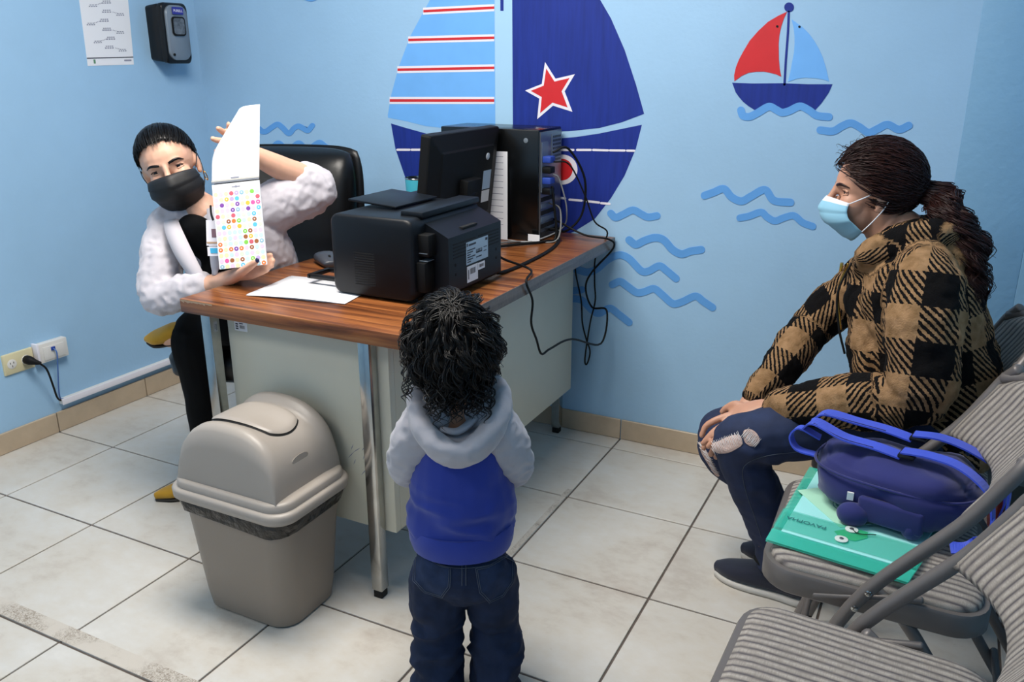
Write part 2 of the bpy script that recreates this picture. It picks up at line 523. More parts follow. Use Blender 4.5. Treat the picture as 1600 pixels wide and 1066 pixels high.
def circ(x, y, r): return [(x + r * math.cos(2 * math.pi * k / 32), y + r * math.sin(2 * math.pi * k / 32)) for k in range(32)]
paint('painted_porthole', circ(879, 265, 23.5), m_white, 2); paint('painted_porthole', circ(878, 265, 17), m_red, 3)
paint('painted_porthole', circ(686, 258, 25), m_white, 2); paint('painted_porthole', circ(684, 258, 23), m_green, 3)
# little boat
q = lambda pts: cr(1130, 0, 4.845, pts)
stroke('painted_mast', q([(497, 90), (490, 250), (475, 450), (464, 640)]), 3.6, m_navy, 2)
paint('painted_ball', circ(1233, 11.4, 7.6), m_navy, 2)
paint('painted_sail', q([(485, 88), (420, 118), (340, 165), (265, 235), (200, 310), (155, 385), (120, 450), (96, 510), (83, 570), (85, 615), (140, 575), (190, 552), (250, 543), (310, 542), (350, 550), (400, 562), (440, 582), (428, 520), (422, 450), (420, 330), (426, 265), (440, 200), (460, 140)]), m_red, 2)
paint('painted_sail', q([(518, 146), (600, 205), (650, 255), (690, 310), (725, 370), (752, 430), (780, 520), (802, 618), (760, 603), (720, 595), (620, 588), (560, 596), (490, 620), (508, 550), (522, 470), (536, 400), (541, 330), (540, 270), (534, 215)]), m_sky, 2)
paint('painted_hull', q([(68, 626), (220, 632), (450, 630), (640, 638), (827, 638), (800, 700), (745, 780), (695, 835), (470, 838), (240, 834), (190, 802), (150, 770), (120, 735), (95, 700)]), m_navy, 2)
for c in ((410, 200), (578, 203)): paint('wall_screw', circ(*q([c])[0], 1.9), m_blackmat, 4)
def wave(pts, w, k=3): return stroke('painted_wave', pts, w, m_wave, k)
wave(q([(135, 835), (150, 875), (200, 883), (260, 855), (345, 808), (400, 830), (445, 852), (500, 840), (580, 805), (650, 835), (710, 875), (800, 885)]), 12)
wave(q([(735, 985), (830, 993), (900, 955), (965, 932), (1030, 960), (1100, 1003), (1170, 975), (1245, 943), (1330, 980), (1405, 950)]), 12)
q2 = lambda pts: cr(1060, 190, 2.882, pts)
wave(q2([(118, 333), (160, 318), (205, 303), (240, 340), (285, 358), (330, 335), (390, 307), (430, 355), (505, 364)]), 12)
wave(q2([(277, 434), (320, 425), (372, 408), (400, 430), (435, 447), (475, 433), (520, 424), (560, 455), (605, 472)]), 11)
q3 = lambda pts: cr(880, 280, 4.264, pts)
wave(q3([(318, 228), (350, 255), (400, 235), (465, 206), (520, 232), (565, 252), (625, 244)]), 11.5)
wave(q3([(440, 405), (485, 435), (540, 410), (610, 390), (670, 405), (730, 470), (790, 498), (850, 480), (920, 470)]), 12)
wave(q3([(20, 580), (90, 600), (160, 620), (225, 598), (300, 535), (375, 505), (440, 530), (520, 610), (570, 612), (640, 578), (690, 610), (752, 662)]), 11.5)
wave(q3([(328, 702), (380, 682), (430, 715), (490, 755), (540, 750), (605, 730), (660, 770), (730, 828), (790, 818), (880, 780), (935, 815), (995, 855)]), 11.5)
wave(q3([(-60, 790), (0, 760), (60, 745), (125, 737)]), 11)
wave(q3([(20, 800), (75, 797), (130, 810), (190, 870), (240, 895), (310, 860), (370, 900), (440, 955)]), 11)
q4 = lambda pts: cr(400, 170, 11.43, pts)
wave(q4([(-60, 250), (30, 330), (120, 405), (190, 400), (290, 330), (390, 278), (480, 340), (590, 440), (680, 350), (760, 310), (850, 350), (930, 388), (1010, 300)]), 8.3)
wave(q4([(200, 720), (300, 680), (400, 610), (500, 680), (590, 735), (680, 660), (770, 610), (860, 680), (950, 735), (1040, 650), (1140, 600), (1230, 660), (1330, 730)]), 8)
wave([(468, -10), (478, -4), (488, -2), (500, -8), (514, -16)], 8.5)
# ---------------------------------------------------------------- things on the left wall
def WX(x, y, off=0.): p = onX(x, y, XL); p[0] = XL + off; return p
t = thing('wall_chart', (XL, .06, 1.3), 'white printed paper chart taped to the left wall', 'poster')
pp = [WX(137, 103), WX(209, 101), WX(194, -65), WX(115, -65)]
prism('sheet', pp, (1, 0, 0), .001, m_paper, t)
def chart_pt(u, v):   # u right, v up, both in units of the sheet
    a, b, c, d = pp
    p = a * (1 - u) * (1 - v) + b * u * (1 - v) + c * u * v + d * (1 - u) * v
    return np.array([XL + .001, p[1], p[2]])
def chart_rect(name, u0, v0, u1, v1, mat): return prism(name, [chart_pt(u0, v0), chart_pt(u1, v0), chart_pt(u1, v1), chart_pt(u0, v1)], (1, 0, 0), .0005, mat, t)
chart_rect('printed_rule', 0, .068, 1, .078, m_ink)
chart_rect('printed_mark', .13, .02, .17, .06, M('print_green', '#5d8a6a', .7))
chart_rect('printed_text', .79, .035, .95, .05, m_inkl)
random.seed(4)
txt = []
k = 0
for v in np.arange(.16, .98, .085):
    c = .5 + .05 * math.sin(k * 1.7)
    txt += [(c - .1, v, c + .1, v + .012), (c - .08, v + .018, c + .09, v + .028)]
    s = -1 if k % 2 else 1
    txt += [(c + s * .28 - .09, v - .03, c + s * .28 + .09, v - .02), (c + s * .28 - .07, v - .015, c + s * .28 + .08, v - .007)]
    for w in range(4): txt.append((c + s * (.12 + .03 * w), v - .004 * w, c + s * (.12 + .03 * w) + .022, v - .004 * w + .008))
    k += 1
bm = bmesh.new()
for a, b, c, d in txt:
    a, c = min(a, c), max(a, c)
    n = max(1, int((c - a) / .04))
    for i in range(n):
        u0 = a + (c - a) * i / n; u1 = u0 + (c - a) / n * .72
        vv = [bm.verts.new(chart_pt(*w) + np.array([.0004, 0, 0])) for w in ((u0, b), (u1, b), (u1, d), (u0, d))]
        bm.faces.new(vv)
o = from_bm('printed_diagram', bm, m_inkl, t); o['kind'] = 'stuff'

t = thing('hand_sanitizer_dispenser', (XL, .34, 1.31), 'black and silver hand sanitizer dispenser mounted on the left wall', 'dispenser')
# side profile grows from the wall; section is a rounded box
y0, y1, z0, z1 = .243, .372, 1.305, 1.525
def disp_ring(x, yy0, yy1, zz0, zz1, r): return [(x, (yy0 + yy1) / 2 + a, (zz0 + zz1) / 2 + b) for a, b in rrect(yy1 - yy0, zz1 - zz0, r, 5)]
rings_obj('body', [disp_ring(XL, y0 + .004, y1 - .004, z0 + .012, z1 - .008, .012), disp_ring(XL + .055, y0, y1, z0 + .006, z1 - .002, .014), disp_ring(XL + .062, y0 + .005, y1 - .005, z0 + .01, z1 - .006, .014), disp_ring(XL + .066, y0, y1, z0 + .002, z1, .018), disp_ring(XL + .082, y0, y1, z0, z1 + .002, .02), disp_ring(XL + .088, y0 + .004, y1 - .004, z0 + .006, z1 - .002, .02)], m_black, t, True, True)
fr = [[(XL + .085 + h + .006 * math.cos((b) * 14), (y0 + y1) / 2 + a * s, (z0 + z1) / 2 + .003 + b * s) for a, b in rrect(.105, .2, .034, 6)] for h, s in ((0, 1), (.008, 1), (.011, .95))]
face = rings_obj('front_cover', fr, m_silver, t)
xf = XL + .1025
prism('window_frame', [(xf - .002, .3075 + a, 1.442 + b) for a, b in rrect(.064, .07, .014)], (1, 0, 0), .004, m_blackmat, t)
prism('window', [(xf + .002, .3075 + a, 1.442 + b) for a, b in rrect(.053, .058, .01)], (1, 0, 0), .001, M('smoked_window', '#565d66', .12, var=.5, vscale=60), t)
prism('brand_plate', [(xf - .003, .3105 + a, 1.498 + b) for a, b in rrect(.052, .026, .002)], (1, 0, 0), .0035, M('brand_blue', '#2b2f8f', .4), t)
text_obj('brand_lettering', 'PURELL', .0135, (xf + .001, .3105, 1.4975), (0, 1, 0), (0, 0, 1), m_white, t)
prism('indicator_light', [(xf - .003, .272 + .005 * math.cos(a), 1.338 + .005 * math.sin(a)) for a in np.linspace(0, 2 * math.pi, 13)[:-1]], (1, 0, 0), .003, m_blackmat, t)

t = thing('power_outlet', (XL, -.5, .275), 'ivory double power outlet with a black plug in it', 'outlet')
rings_obj('plate', [[(XL + h, -.5 + a, .31 + b) for a, b in rrect(.113 - q, .075 - q, .004)] for h, q in ((0, 0), (.005, 0), (.008, .006))], m_ivory, t)
for yy in (-.527, -.474):
    s = lathe('socket', [(.017, 0), (.017, .0015), (.016, .002)], (0, 0, 0), m_offw, t)
    s.data.transform(Matrix.Translation((XL + .008, yy, .31)) @ Matrix.Rotation(math.pi / 2, 4, 'Y'))
    for a, b in ((-.006, .004), (.006, .004), (0, -.008)):
        prism('slot', [(XL + .0098, yy + a + c, .31 + b + d) for c, d in ((-.0012, -.0035), (.0012, -.0035), (.0012, .0035), (-.0012, .0035))], (1, 0, 0), .0005, m_dark, t)
pl = thing('power_plug', (XL + .012, -.474, .31), 'black power plug and cord running into the white trunking', 'plug')
v, f = loft_geo([(XL + .0105, -.474, .31, .016), (XL + .028, -.474, .31, .016), (XL + .042, -.466, .304, .011), (XL + .055, -.455, .298, .006)], 10)
obj('plug_body', v, f, m_blackmat, pl, True)
tube('cord', [(XL + .052, -.457, .2985), (XL + .062, -.44, .27), (XL + .05, -.42, .2), (XL + .03, -.4, .145), (XL + .014, -.379, .121), (XL + .012, -.365, .119)], .0035, m_blackmat, pl)
t = thing('network_outlet', (XL, -.378, .285), 'off-white network wall box beside the ivory outlet', 'outlet')
box('box', (XL, -.436, .283), (XL + .028, -.322, .354), m_offw, t, .003)
box('cover_plate', (XL + .028, -.42, .291), (XL + .031, -.338, .34), m_offw, t, .001)
box('jack', (XL + .031, -.391, .322), (XL + .036, -.376, .335), m_blue, t, .001)
box('side_cap', (XL, -.443, .283), (XL + .03, -.434, .358), m_white, t, .001)
tag(tube('network_cable', [(XL + .034, -.383, .329), (XL + .046, -.381, .312), (XL + .04, -.384, .25), (XL + .026, -.384, .18), (XL + .014, -.378, .13), (XL + .013, -.362, .121)], .0026, M('blue_cable', '#4a6fae', .5)), 'blue network cable hanging from the network wall box', 'cable')
t = thing('cable_trunking', (XL, .05, .1), 'white plastic cable trunking along the left wall above the skirting', 'cable cover')
box('channel', (XL, -.376, .103), (XL + .022, YB - .002, .124), m_offw, t, .002)
box('lid', (XL + .022, -.378, .102), (XL + .025, YB - .002, .125), m_white, t, .001)

# ---------------------------------------------------------------- waste bin
bx, by = 1.53, -.83
t = thing('waste_bin', (bx, by, 0), 'beige-grey plastic waste bin with a domed swing lid and black liner', 'waste bin')
def bring(w, d, r, z, oy=0): return [(bx + a, by + b + oy, z) for a, b in rrect(w, d, r, 6)]
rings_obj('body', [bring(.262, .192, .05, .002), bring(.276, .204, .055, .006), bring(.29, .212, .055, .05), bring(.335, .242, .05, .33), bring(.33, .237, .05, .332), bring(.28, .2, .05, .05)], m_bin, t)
random.seed(2)
lr = []
for z, w, d in ((.325, .342, .249), (.305, .352, .26), (.288, .344, .252), (.276, .342, .25)):
    lr.append([(x + random.uniform(-.003, .003), y + random.uniform(-.003, .003), z + (.008 * math.sin(x * 31 + y * 17) + .005 * math.sin(x * 77 - y * 50) if z < .3 else 0)) for x, y, _ in bring(w, d, .05, 0)])
rings_obj('bin_liner', lr, m_liner, t, False, False)
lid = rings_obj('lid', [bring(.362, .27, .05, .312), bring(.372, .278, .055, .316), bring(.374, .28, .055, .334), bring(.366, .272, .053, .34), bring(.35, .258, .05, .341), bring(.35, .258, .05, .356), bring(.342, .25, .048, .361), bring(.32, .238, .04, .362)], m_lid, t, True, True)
# dome: an arch across x, extruded along y, its ends rounded over
def arch(yy, w, h, zb=.36, n=22):
    o = []
    for k in range(n + 1):
        a = math.pi * k / n
        c, s = math.cos(a), math.sin(a)
        o.append((bx - w / 2 * math.copysign(abs(c) ** .8, c), yy, zb + h * abs(s) ** .72))
    return o
dome_r = []
for yy, w, h in ((by - .117, .308, .0), (by - .116, .308, .03), (by - .113, .306, .1), (by - .106, .303, .143), (by - .094, .3, .156), (by - .078, .298, .158), (by - .068, .296, .15), (by - .02, .295, .15), (by + .06, .295, .15), (by + .07, .296, .156), (by + .08, .3, .168), (by + .098, .302, .17), (by + .108, .304, .16), (by + .115, .307, .1), (by + .117, .308, .0)):
    dome_r.append(arch(yy, w, h + .0005))
V = [p for r_ in dome_r for p in r_]; nn = len(dome_r[0])
Fc = [(i * nn + k, (i + 1) * nn + k, (i + 1) * nn + k + 1, i * nn + k + 1) for i in range(len(dome_r) - 1) for k in range(nn - 1)]
dome = obj('dome', V, Fc, m_lid, t, True)
# swing flap lying in the dome opening, with a dished thumb hollow, and the dark slit around it
def flap_surface(u, v, off):
    """u across the arch 0..1, v along y 0..1"""
    a = math.pi * (.26 + .47 * u)
    c, s = math.cos(a), math.sin(a)
    h = .15 + off; w = .295 + 2 * off
    y = by - .062 + .126 * v
    p = np.array([bx - w / 2 * math.copysign(abs(c) ** .8, c), y, .36 + h * abs(s) ** .72])
    return p
def flap_mesh(name, off, inset, mat, dish, ring=False):
    NU, NV = 22, 18
    V = []
    for i in range(NU + 1):
        for j in range(NV + 1):
            u, v = i / NU * 2 - 1, j / NV * 2 - 1
            # squircle outline
            uu = u * math.sqrt(1 - .38 * v * v); vv = v * math.sqrt(1 - .38 * u * u)
            s = 1 - inset
            U, W_ = .5 + .5 * uu * s, .5 + .5 * vv * s
            d = dish * .011 * math.exp(-(((U - .72) / .2) ** 2 + ((W_ - .45) / .26) ** 2))
            e = max(abs(u), abs(v))
            rim = -.004 * max(0, (e - .82) / .18) ** 2
            p = flap_surface(U, W_, off - d + rim)
            V.append(p)
    Fc = [(i * (NV + 1) + j, (i + 1) * (NV + 1) + j, (i + 1) * (NV + 1) + j + 1, i * (NV + 1) + j + 1) for i in range(NU) for j in range(NV)]
    if ring: Fc = [q_ for k_, q_ in enumerate(Fc) if min(k_ // NV, NU - 1 - k_ // NV) < 2 or min(k_ % NV, NV - 1 - k_ % NV) < 2]
    return obj(name, V, Fc, mat, t, True)
flap_mesh('opening_shadow_gap', .005, 0, m_dark, 0, True)
flap_mesh('swing_flap', .0095, .05, m_lid, .75)
lg = prism('embossed_badge', [(bx + .139 + .0, by - .01 + .028 * math.cos(a), .43 + .011 * math.sin(a)) for a in np.linspace(0, 2 * math.pi, 25)[:-1]], (1, 0, .35), .0022, m_lid, t)

# ---------------------------------------------------------------- desk
DX0, DX1, DY0, DY1, DZ = 1.242, 1.952, -.757, .484, .745
t = thing('office_desk', ((DX0 + DX1) / 2, (DY0 + DY1) / 2, 0), 'steel office desk with wood laminate top, cream panels and chrome legs', 'desk')
top = box('desktop', (DX0, DY0, DZ - .036), (DX1 - .002, DY1, DZ), m_wood, t, .002)
box('edge_band', (DX1 - .002, DY0 + .001, DZ - .036), (DX1, DY1, DZ - .0005), m_woodedge, t)
bm = bmesh.new()
random.seed(8)
cv = [(DX0 - .0008, DY0 - .0008, DZ - .002 - .006 * random.random()) for _ in range(1)]
for k in range(9):
    x = DX0 + .003 + .012 * k
    vv = [bm.verts.new((x, DY0 - .0007, DZ - .0012)), bm.verts.new((x + .013, DY0 - .0007, DZ - .0012)), bm.verts.new((x + .013, DY0 - .0007, DZ - .004 - .006 * random.random())), bm.verts.new((x, DY0 - .0007, DZ - .004 - .005 * random.random()))]
    bm.faces.new(vv)
from_bm('chipped_edge', bm, M('chipboard', '#b69a80', .9), t)
def leg(x, y):
    l_ = box('leg', (x - .016, y - .016, .022), (x + .016, y + .016, DZ - .036), m_chrome, t, .003)
    box('foot', (x - .013, y - .013, 0), (x + .013, y + .013, .022), m_rub, l_, .002)
    l_.matrix_parent_inverse = Matrix.Translation(t['_abs']).inverted()
    for ch in l_.children: ch.matrix_parent_inverse = Matrix.Identity(4)
leg(1.303, -.722); leg(1.776, -.7); leg(1.766, .44); leg(1.303, .44)
box('end_panel', (1.32, -.682, .185), (1.822, -.66, DZ - .037), m_cream, t, .002)
box('side_panel', (1.806, -.66, .185), (1.822, .435, DZ - .037), m_cream, t, .002)
box('rail', (1.303, -.66, DZ - .085), (1.33, .44, DZ - .037), m_cream, t, .002)
box('back_panel', (1.33, .41, .185), (1.806, .43, DZ - .037), m_cream, t, .002)
# scuff marks low on the end panel
bm = bmesh.new(); random.seed(6)
for k in range(7):
    x, z = 1.715 + random.uniform(-.02, .03), .33 + random.uniform(-.06, .1)
    a, L_ = random.uniform(.4, 1.3), random.uniform(.006, .02)
    d = np.array([math.cos(a), 0, math.sin(a)]) * L_; e_ = np.array([-math.sin(a), 0, math.cos(a)]) * .0012
    c_ = np.array([x, -.6824, z])
    bm.faces.new([bm.verts.new(c_ + q_) for q_ in (-d, e_, d, -e_)])
o = from_bm('scuff_marks', bm, m_inkl, t); o['kind'] = 'stuff'
# asset sticker on the end panel
def sticker(parent, org, xd, zd, w, h, nrm, bars, base=m_paper, lines=()):
    org, xd, zd, nrm = map(lambda q_: np.asarray(q_, float), (org, xd, zd, nrm))
    R_ = lambda a, b, c, d, k, mt, nm: prism(nm, [org + xd * a + zd * b, org + xd * c + zd * b, org + xd * c + zd * d, org + xd * a + zd * d], nrm, k, mt, parent)
    R_(0, 0, w, h, .0005, base, 'asset_sticker')
    bm = bmesh.new()
    def quad(a, b, c, d):
        bm.faces.new([bm.verts.new(org + xd * p_ + zd * r_ + nrm * .0008) for p_, r_ in ((a, b), (c, b), (c, d), (a, d))])
    random.seed(11)
    for (a, b, c, d, n) in bars:
        x = a
        for k in range(n):
            ww = (c - a) / n * random.uniform(.3, .75)
            quad(x, b, x + ww, d); x += (c - a) / n
    for (a, b, c, d) in lines: quad(a, b, c, d)
    from_bm('printed_code', bm, m_ink, parent)
sticker(t, (1.345, -.682, .655), (1, 0, 0), (0, 0, 1), .043, .028, (0, -1, 0), [(.018, .007, .035, .016, 9)], lines=[(.004, .004 + .006 * k, .013, .008 + .006 * k) for k in range(3)] + [(.017, .019, .03, .022)])

# ---------------------------------------------------------------- printer
PX0, PX1, PY0, PY1 = 1.575, 1.80, -.545, -.205
t = thing('laser_printer', ((PX0 + PX1) / 2, (PY0 + PY1) / 2, DZ), 'dark navy laser printer on the desk, its back towards the room', 'printer')
z0, z1 = DZ + .006, DZ + .21
rings_obj('body', [[((PX0 + PX1) / 2 + a, y, (z0 + z1) / 2 + b) for a, b in [(p, q_) for p, q_ in rrect(PX1 - PX0 + .02 - i_, z1 - z0 - i_, .022, 5)]] for y, i_ in ((PY0, .012), (PY0 + .004, .002), (PY0 + .01, 0), (PY1 - .01, 0), (PY1, .01))], m_print, t)
for a, b in ((.02, .02), (.2, .02), (.02, .3), (.2, .3)): box('rubber_foot', (PX0 + a, PY0 + b, DZ), (PX0 + a + .02, PY0 + b + .02, DZ + .007), m_rub, t)
box('top_ridge', (PX1 - .055, PY0 + .05, z1 - .004), (PX1 + .01, PY1 - .004, z1 + .012), m_print, t, .004)
# open output flap, over the front
box('output_flap', (-.075, -.1, -.003), (.075, .1, .003), m_print, t, .002, 2, Matrix.Translation((PX0 + .045, -.34, z1 + .012)) @ Matrix.Rotation(math.radians(4), 4, 'Y'))
# rear cover standing proud of the back, with slots and a finger recess
RX0, RX1, RY0, RY1, RZ0, RZ1 = PX1 + .012, PX1 + .075, PY0 + .06, PY1 - .005, DZ + .012, DZ + .19
prof = [(PX1 - .005, RZ0 - .004), (RX1 - .014, RZ0), (RX1, RZ0 + .012), (RX1, RZ1 - .028), (RX1 - .012, RZ1 - .022), (PX1 + .005, RZ1 + .006), (PX1 - .005, RZ1 + .006)]
rings_obj('rear_cover', [[(x, RY0 + .002 if False else y, z) for x, z in prof] for y in (RY0, RY1)], m_print, t, True, True, False)
xx = RX1 + .0003
for side in (0, 1):
    for k in range(5):
        ya = RY0 + .022 + side * .128; zb = RZ1 - .048 - k * .0085
        box('vent_slot', (xx - .002, ya, zb - .0016), (xx + .0004, ya + .112, zb + .0016), m_dark, t)
box('finger_recess', (RX1 - .03, RY0 + .09, RZ1 - .021), (RX1 - .011, RY0 + .165, RZ1 - .0165), m_dark, t)
box('hinge_block', (PX1 + .002, RY0 - .045, DZ + .03), (PX1 + .034, RY0 - .002, DZ + .105), m_blackmat, t, .003)
box('hinge_block', (PX1 + .002, RY0 - .034, DZ + .118), (PX1 + .04, RY0 + .002, DZ + .172), m_blackmat, t, .003)
box('chrome_clip', (PX1 + .012, RY0 - .035, DZ + .107), (PX1 + .036, RY0 - .005, DZ + .1085), m_silver, t)
box('chrome_clip', (PX1 + .012, RY0 - .035, DZ + .126), (PX1 + .036, RY0 - .005, DZ + .1275), m_silver, t)
for a, b in ((.03, .062), (.03, .086), (.245, .062), (.245, .086)): box('screw_hole', (xx - .002, RY0 + a, DZ + b), (xx + .0005, RY0 + a + .006, DZ + b + .007), m_dark, t)
for k in range(14): box('vent_slot', (PX0 + .06, PY0 - .0005, DZ + .035 + k * .0062), (PX0 + .122, PY0 + .003, DZ + .0375 + k * .0062), m_dark, t)
xd, zd = (0, 1, 0), (0, 0, 1)
sticker(t, (xx, RY0 + .085, DZ + .078), xd, zd, .115, .058, (1, 0, 0), [(.05, .022, .085, .032, 6)], m_label, [(.012, .047, .05, .052), (.002, .047, .008, .055)] + [(.004, .005 + .006 * k, .022 + .012 * (k % 3), .008 + .006 * k) for k in range(6)] + [(.05, .01 + .012 * k, .08, .013 + .012 * k) for k in range(2)] + [(.1, .047, .112, .054), (.09, .02, .106, .022), (.09, .03, .109, .032)])
sticker(t, (xx, RY0 + .088, DZ + .031), xd, zd, .056, .042, (1, 0, 0), [(.015, .02, .045, .035, 12)], m_paper, [(.005, .008, .009, .033)])
sticker(t, (xx, RY0 + .146, DZ + .053), xd, zd, .036, .019, (1, 0, 0), [(.006, .006, .03, .014, 12)], m_paper)
# paper tray arms at the front, over the desk
for ya in (-.5, -.42): box('tray_arm', (PX0 - .13, ya, DZ + .018), (PX0 + .02, ya + .012, DZ + .03), m_black, t, .002)
box('tray_arm', (PX0 - .135, -.5, DZ + .018), (PX0 - .122, -.408, DZ + .03), m_black, t, .002)

# loose printed sheets under the tray
for k, (dx, dy, rot, lab) in enumerate(((0, 0, 0., 'lower'), (.004, -.006, .035, 'upper'))):
    z = DZ + .0006 + .0012 * k
    c = np.array([1.492, -.53]) + np.array([dx, dy])
    a = math.radians(8) + rot
    R2 = np.array([[math.cos(a), -math.sin(a)], [math.sin(a), math.cos(a)]])
    NU = 10; V = []
    for i in range(NU + 1):
        for j in range(2):
            u, v = -.14 + .28 * i / NU, -.105 + .21 * j
            p = c + R2 @ np.array([u, v])
            V.append((p[0], p[1], z + (.004 * math.sin(i / NU * math.pi) if (k and j == 0) else 0)))
    Fc = [(2 * i, 2 * i + 2, 2 * i + 3, 2 * i + 1) for i in range(NU)]
    o = obj('paper_sheet', V, Fc, m_paper, None, True)
    md = o.modifiers.new('thickness', 'SOLIDIFY'); md.thickness = .0006; md.offset = 1
    tag(o, lab + ' of the white paper sheets lying before the printer', 'paper', 'sheets on the desk')
# mouse
t = thing('computer_mouse', (1.325, -.29, DZ), 'dark grey wireless computer mouse at the far edge of the desk', 'mouse')
mm = Matrix.Translation((1.335, -.285, DZ)) @ Matrix.Rotation(math.radians(-35), 4, 'Z')
v, f = loft_geo([(-.048, 0, .012, .026, .012), (-.03, 0, .017, .031, .017), (0, 0, .019, .032, .019), (.03, 0, .015, .029, .015), (.05, 0, .011, .024, .011)], 16, (0, 0, 1), 5, True, 2.6)
v = [tuple(mm @ Vector(p)) for p in v]
v = [(a, b, max(c, DZ)) for a, b, c in v]
obj('shell', v, f, M('mouse_grey', '#3a3f48', .4), t, True)
v, f = ell_geo((.028, 0, .028), (.009, .0045, .006)); obj('scroll_wheel', [tuple(mm @ Vector(p)) for p in v], f, m_blackmat, t, True)

# ---------------------------------------------------------------- monitor
t = thing('computer_monitor', (1.58, .06, DZ), 'black flat monitor seen from behind, standing beyond the printer', 'monitor')
mx = Matrix.Translation((1.618, .065, 1.115)) @ Matrix.Rotation(math.radians(7), 4, 'Y')
Wm, Hm = .42, .30
def mring(x, w, h, zc=0): return [tuple(mx @ Vector((x, a, -Hm / 2 + zc + b))) for a, b in rrect(w, h, .006, 2)]
rings_obj('housing', [mring(-.03, Wm, Hm), mring(-.004, Wm, Hm), mring(0, Wm - .004, Hm - .004), mring(.012, Wm * .78, Hm * .74, -.01), mring(.016, Wm * .74, Hm * .7, -.01)], m_blackmat, t, True, True, False)
rings_obj('screen', [mring(-.0305, Wm - .03, Hm - .03), mring(-.031, Wm - .03, Hm - .03)], m_blk, t)
box('stand_mount', (.012, -.045, -.26), (.045, .045, -.14), m_blackmat, t, .006, 2, mx)
v, f = loft_geo([(1.625, .065, .93, .04, .018), (1.6, .065, .82, .04, .018), (1.585, .065, DZ + .012, .045, .02)], 12, (1, 0, 0)); obj('stand_neck', v, f, m_blackmat, t, True)
rings_obj('stand_base', [[(1.56 + a, .065 + b, z) for a, b in rrect(.19 - q_, .25 - q_, .03)] for z, q_ in ((DZ, 0), (DZ + .008, 0), (DZ + .014, .02))], m_blackmat, t)
lgb = lathe('logo_badge', [(.011, 0), (.011, .002), (.009, .003)], (0, 0, 0), M('silver_badge', '#c9cdd2', .3), t)
lgb.data.transform(mx @ Matrix.Translation((.0155, .118, -.085)) @ Matrix.Rotation(math.pi / 2, 4, 'Y'))
for zz, mt, hh in ((-.19, m_label, .06), (-.232, m_offw, .038)):
    prism('rating_label', [tuple(mx @ Vector((.0162, .1 + a, zz + b))) for a, b in ((0, 0), (.05, 0), (.05, hh), (0, hh))], tuple(mx.to_3x3() @ Vector((1, 0, 0))), .0006, mt, t)

# ---------------------------------------------------------------- tower
t = thing('computer_tower', (1.5, .385, DZ), 'black desktop computer tower against the mural, cables in its back', 'computer')
TX0, TX1, TY0, TY1, TZ1 = 1.385, 1.755, .292, .47, DZ + .362
box('case', (TX0, TY0, DZ), (TX1 - .004, TY1, TZ1), M('tower_gloss', '#08090a', .22), t, .004)
box('rear_plate', (TX1 - .004, TY0 + .006, DZ + .008), (TX1, TY1 - .006, TZ1 - .008), m_steel, t)
box('rear_fan_grille', (TX1, TY0 + .09, TZ1 - .115), (TX1 + .002, TY1 - .014, TZ1 - .02), m_silver, t)
for k in range(7):
    for j in range(6): box('grille_hole', (TX1 + .0018, TY0 + .098 + j * .011, TZ1 - .107 + k * .0125), (TX1 + .0024, TY0 + .104 + j * .011, TZ1 - .1 + k * .0125), m_dark, t)
box('io_shield', (TX1, TY0 + .012, TZ1 - .2), (TX1 + .002, TY0 + .06, TZ1 - .04), m_silver, t)
for k, mt in enumerate((m_blue, m_blackmat, m_blue, m_black)): box('connector', (TX1 + .002, TY0 + .014, TZ1 - .105 - k * .034), (TX1 + .032, TY0 + .052, TZ1 - .084 - k * .034), mt, t, .003)
for k in range(5): box('slot_cover', (TX1, TY0 + .012, DZ + .13 - k * .022), (TX1 + .0015, TY0 + .12, DZ + .144 - k * .022), m_silver if k % 2 else m_dark, t)
box('power_supply', (TX1, TY0 + .012, DZ + .012), (TX1 + .002, TY1 - .02, DZ + .03), m_blk, t)
lathe('case_badge', [(.008, 0), (.008, .001), (.006, .0015)], (0, 0, 0), m_silver, t).data.transform(Matrix.Translation((TX1 - .05, TY0 - .0004, TZ1 - .035)) @ Matrix.Rotation(math.pi / 2, 4, 'X'))
# leaning note sheet
p = [onY(770, 358, TY0 - .02), onY(793, 361, TY0 - .02), onY(793, 237, TY0 - .004), onY(772, 237, TY0 - .004)]
bz = DZ + .001
p[0][2] = p[1][2] = bz
p[0][0] -= .1; p[3][0] -= .1
o = prism('note_sheet', [p[0], p[1], p[2], p[3]], (0, -1, 0), .0012, m_paper); tag(o, 'white printed sheet propped upright between monitor and computer tower', 'paper')
for k in range(12):
    a = .06 + .07 * k
    q0 = p[0] + (p[3] - p[0]) * (1 - a); q1 = p[1] + (p[2] - p[1]) * (1 - a)
    prism('printed_line', [q0 + (q1 - q0) * s + np.array([0, -.0012, dz]) for s, dz in ((.3, 0), (.9, 0), (.9, .0018), (.3, .0018))], (0, -1, 0), .0003, m_inkl, o)
# cup and the dark box it stands behind
cp = onY(651, 277, .36)
t = thing('steel_tumbler', (cp[0], cp[1], DZ), 'aqua steel tumbler behind the monitor', 'cup')
lathe('cup_body', [(.03, 0), (.032, .002), (.042, cp[2] - DZ - .008), (.042, cp[2] - DZ - .006)], (cp[0], cp[1], DZ), m_aqua, t)
lathe('rim', [(.042, -.006), (.0435, -.003), (.0425, 0), (.039, 0), (.036, -.02)], (cp[0], cp[1], cp[2]), m_chrome, t)
k0 = onY(634, 303, .1); k1 = onY(662, 299, .1)
tag(box('desk_box', (k0[0] - .02, .1, DZ), (k1[0] + .0, .22, k0[2]), m_black, None, .012, 3), 'low black box on the desk between printer and monitor', 'box')

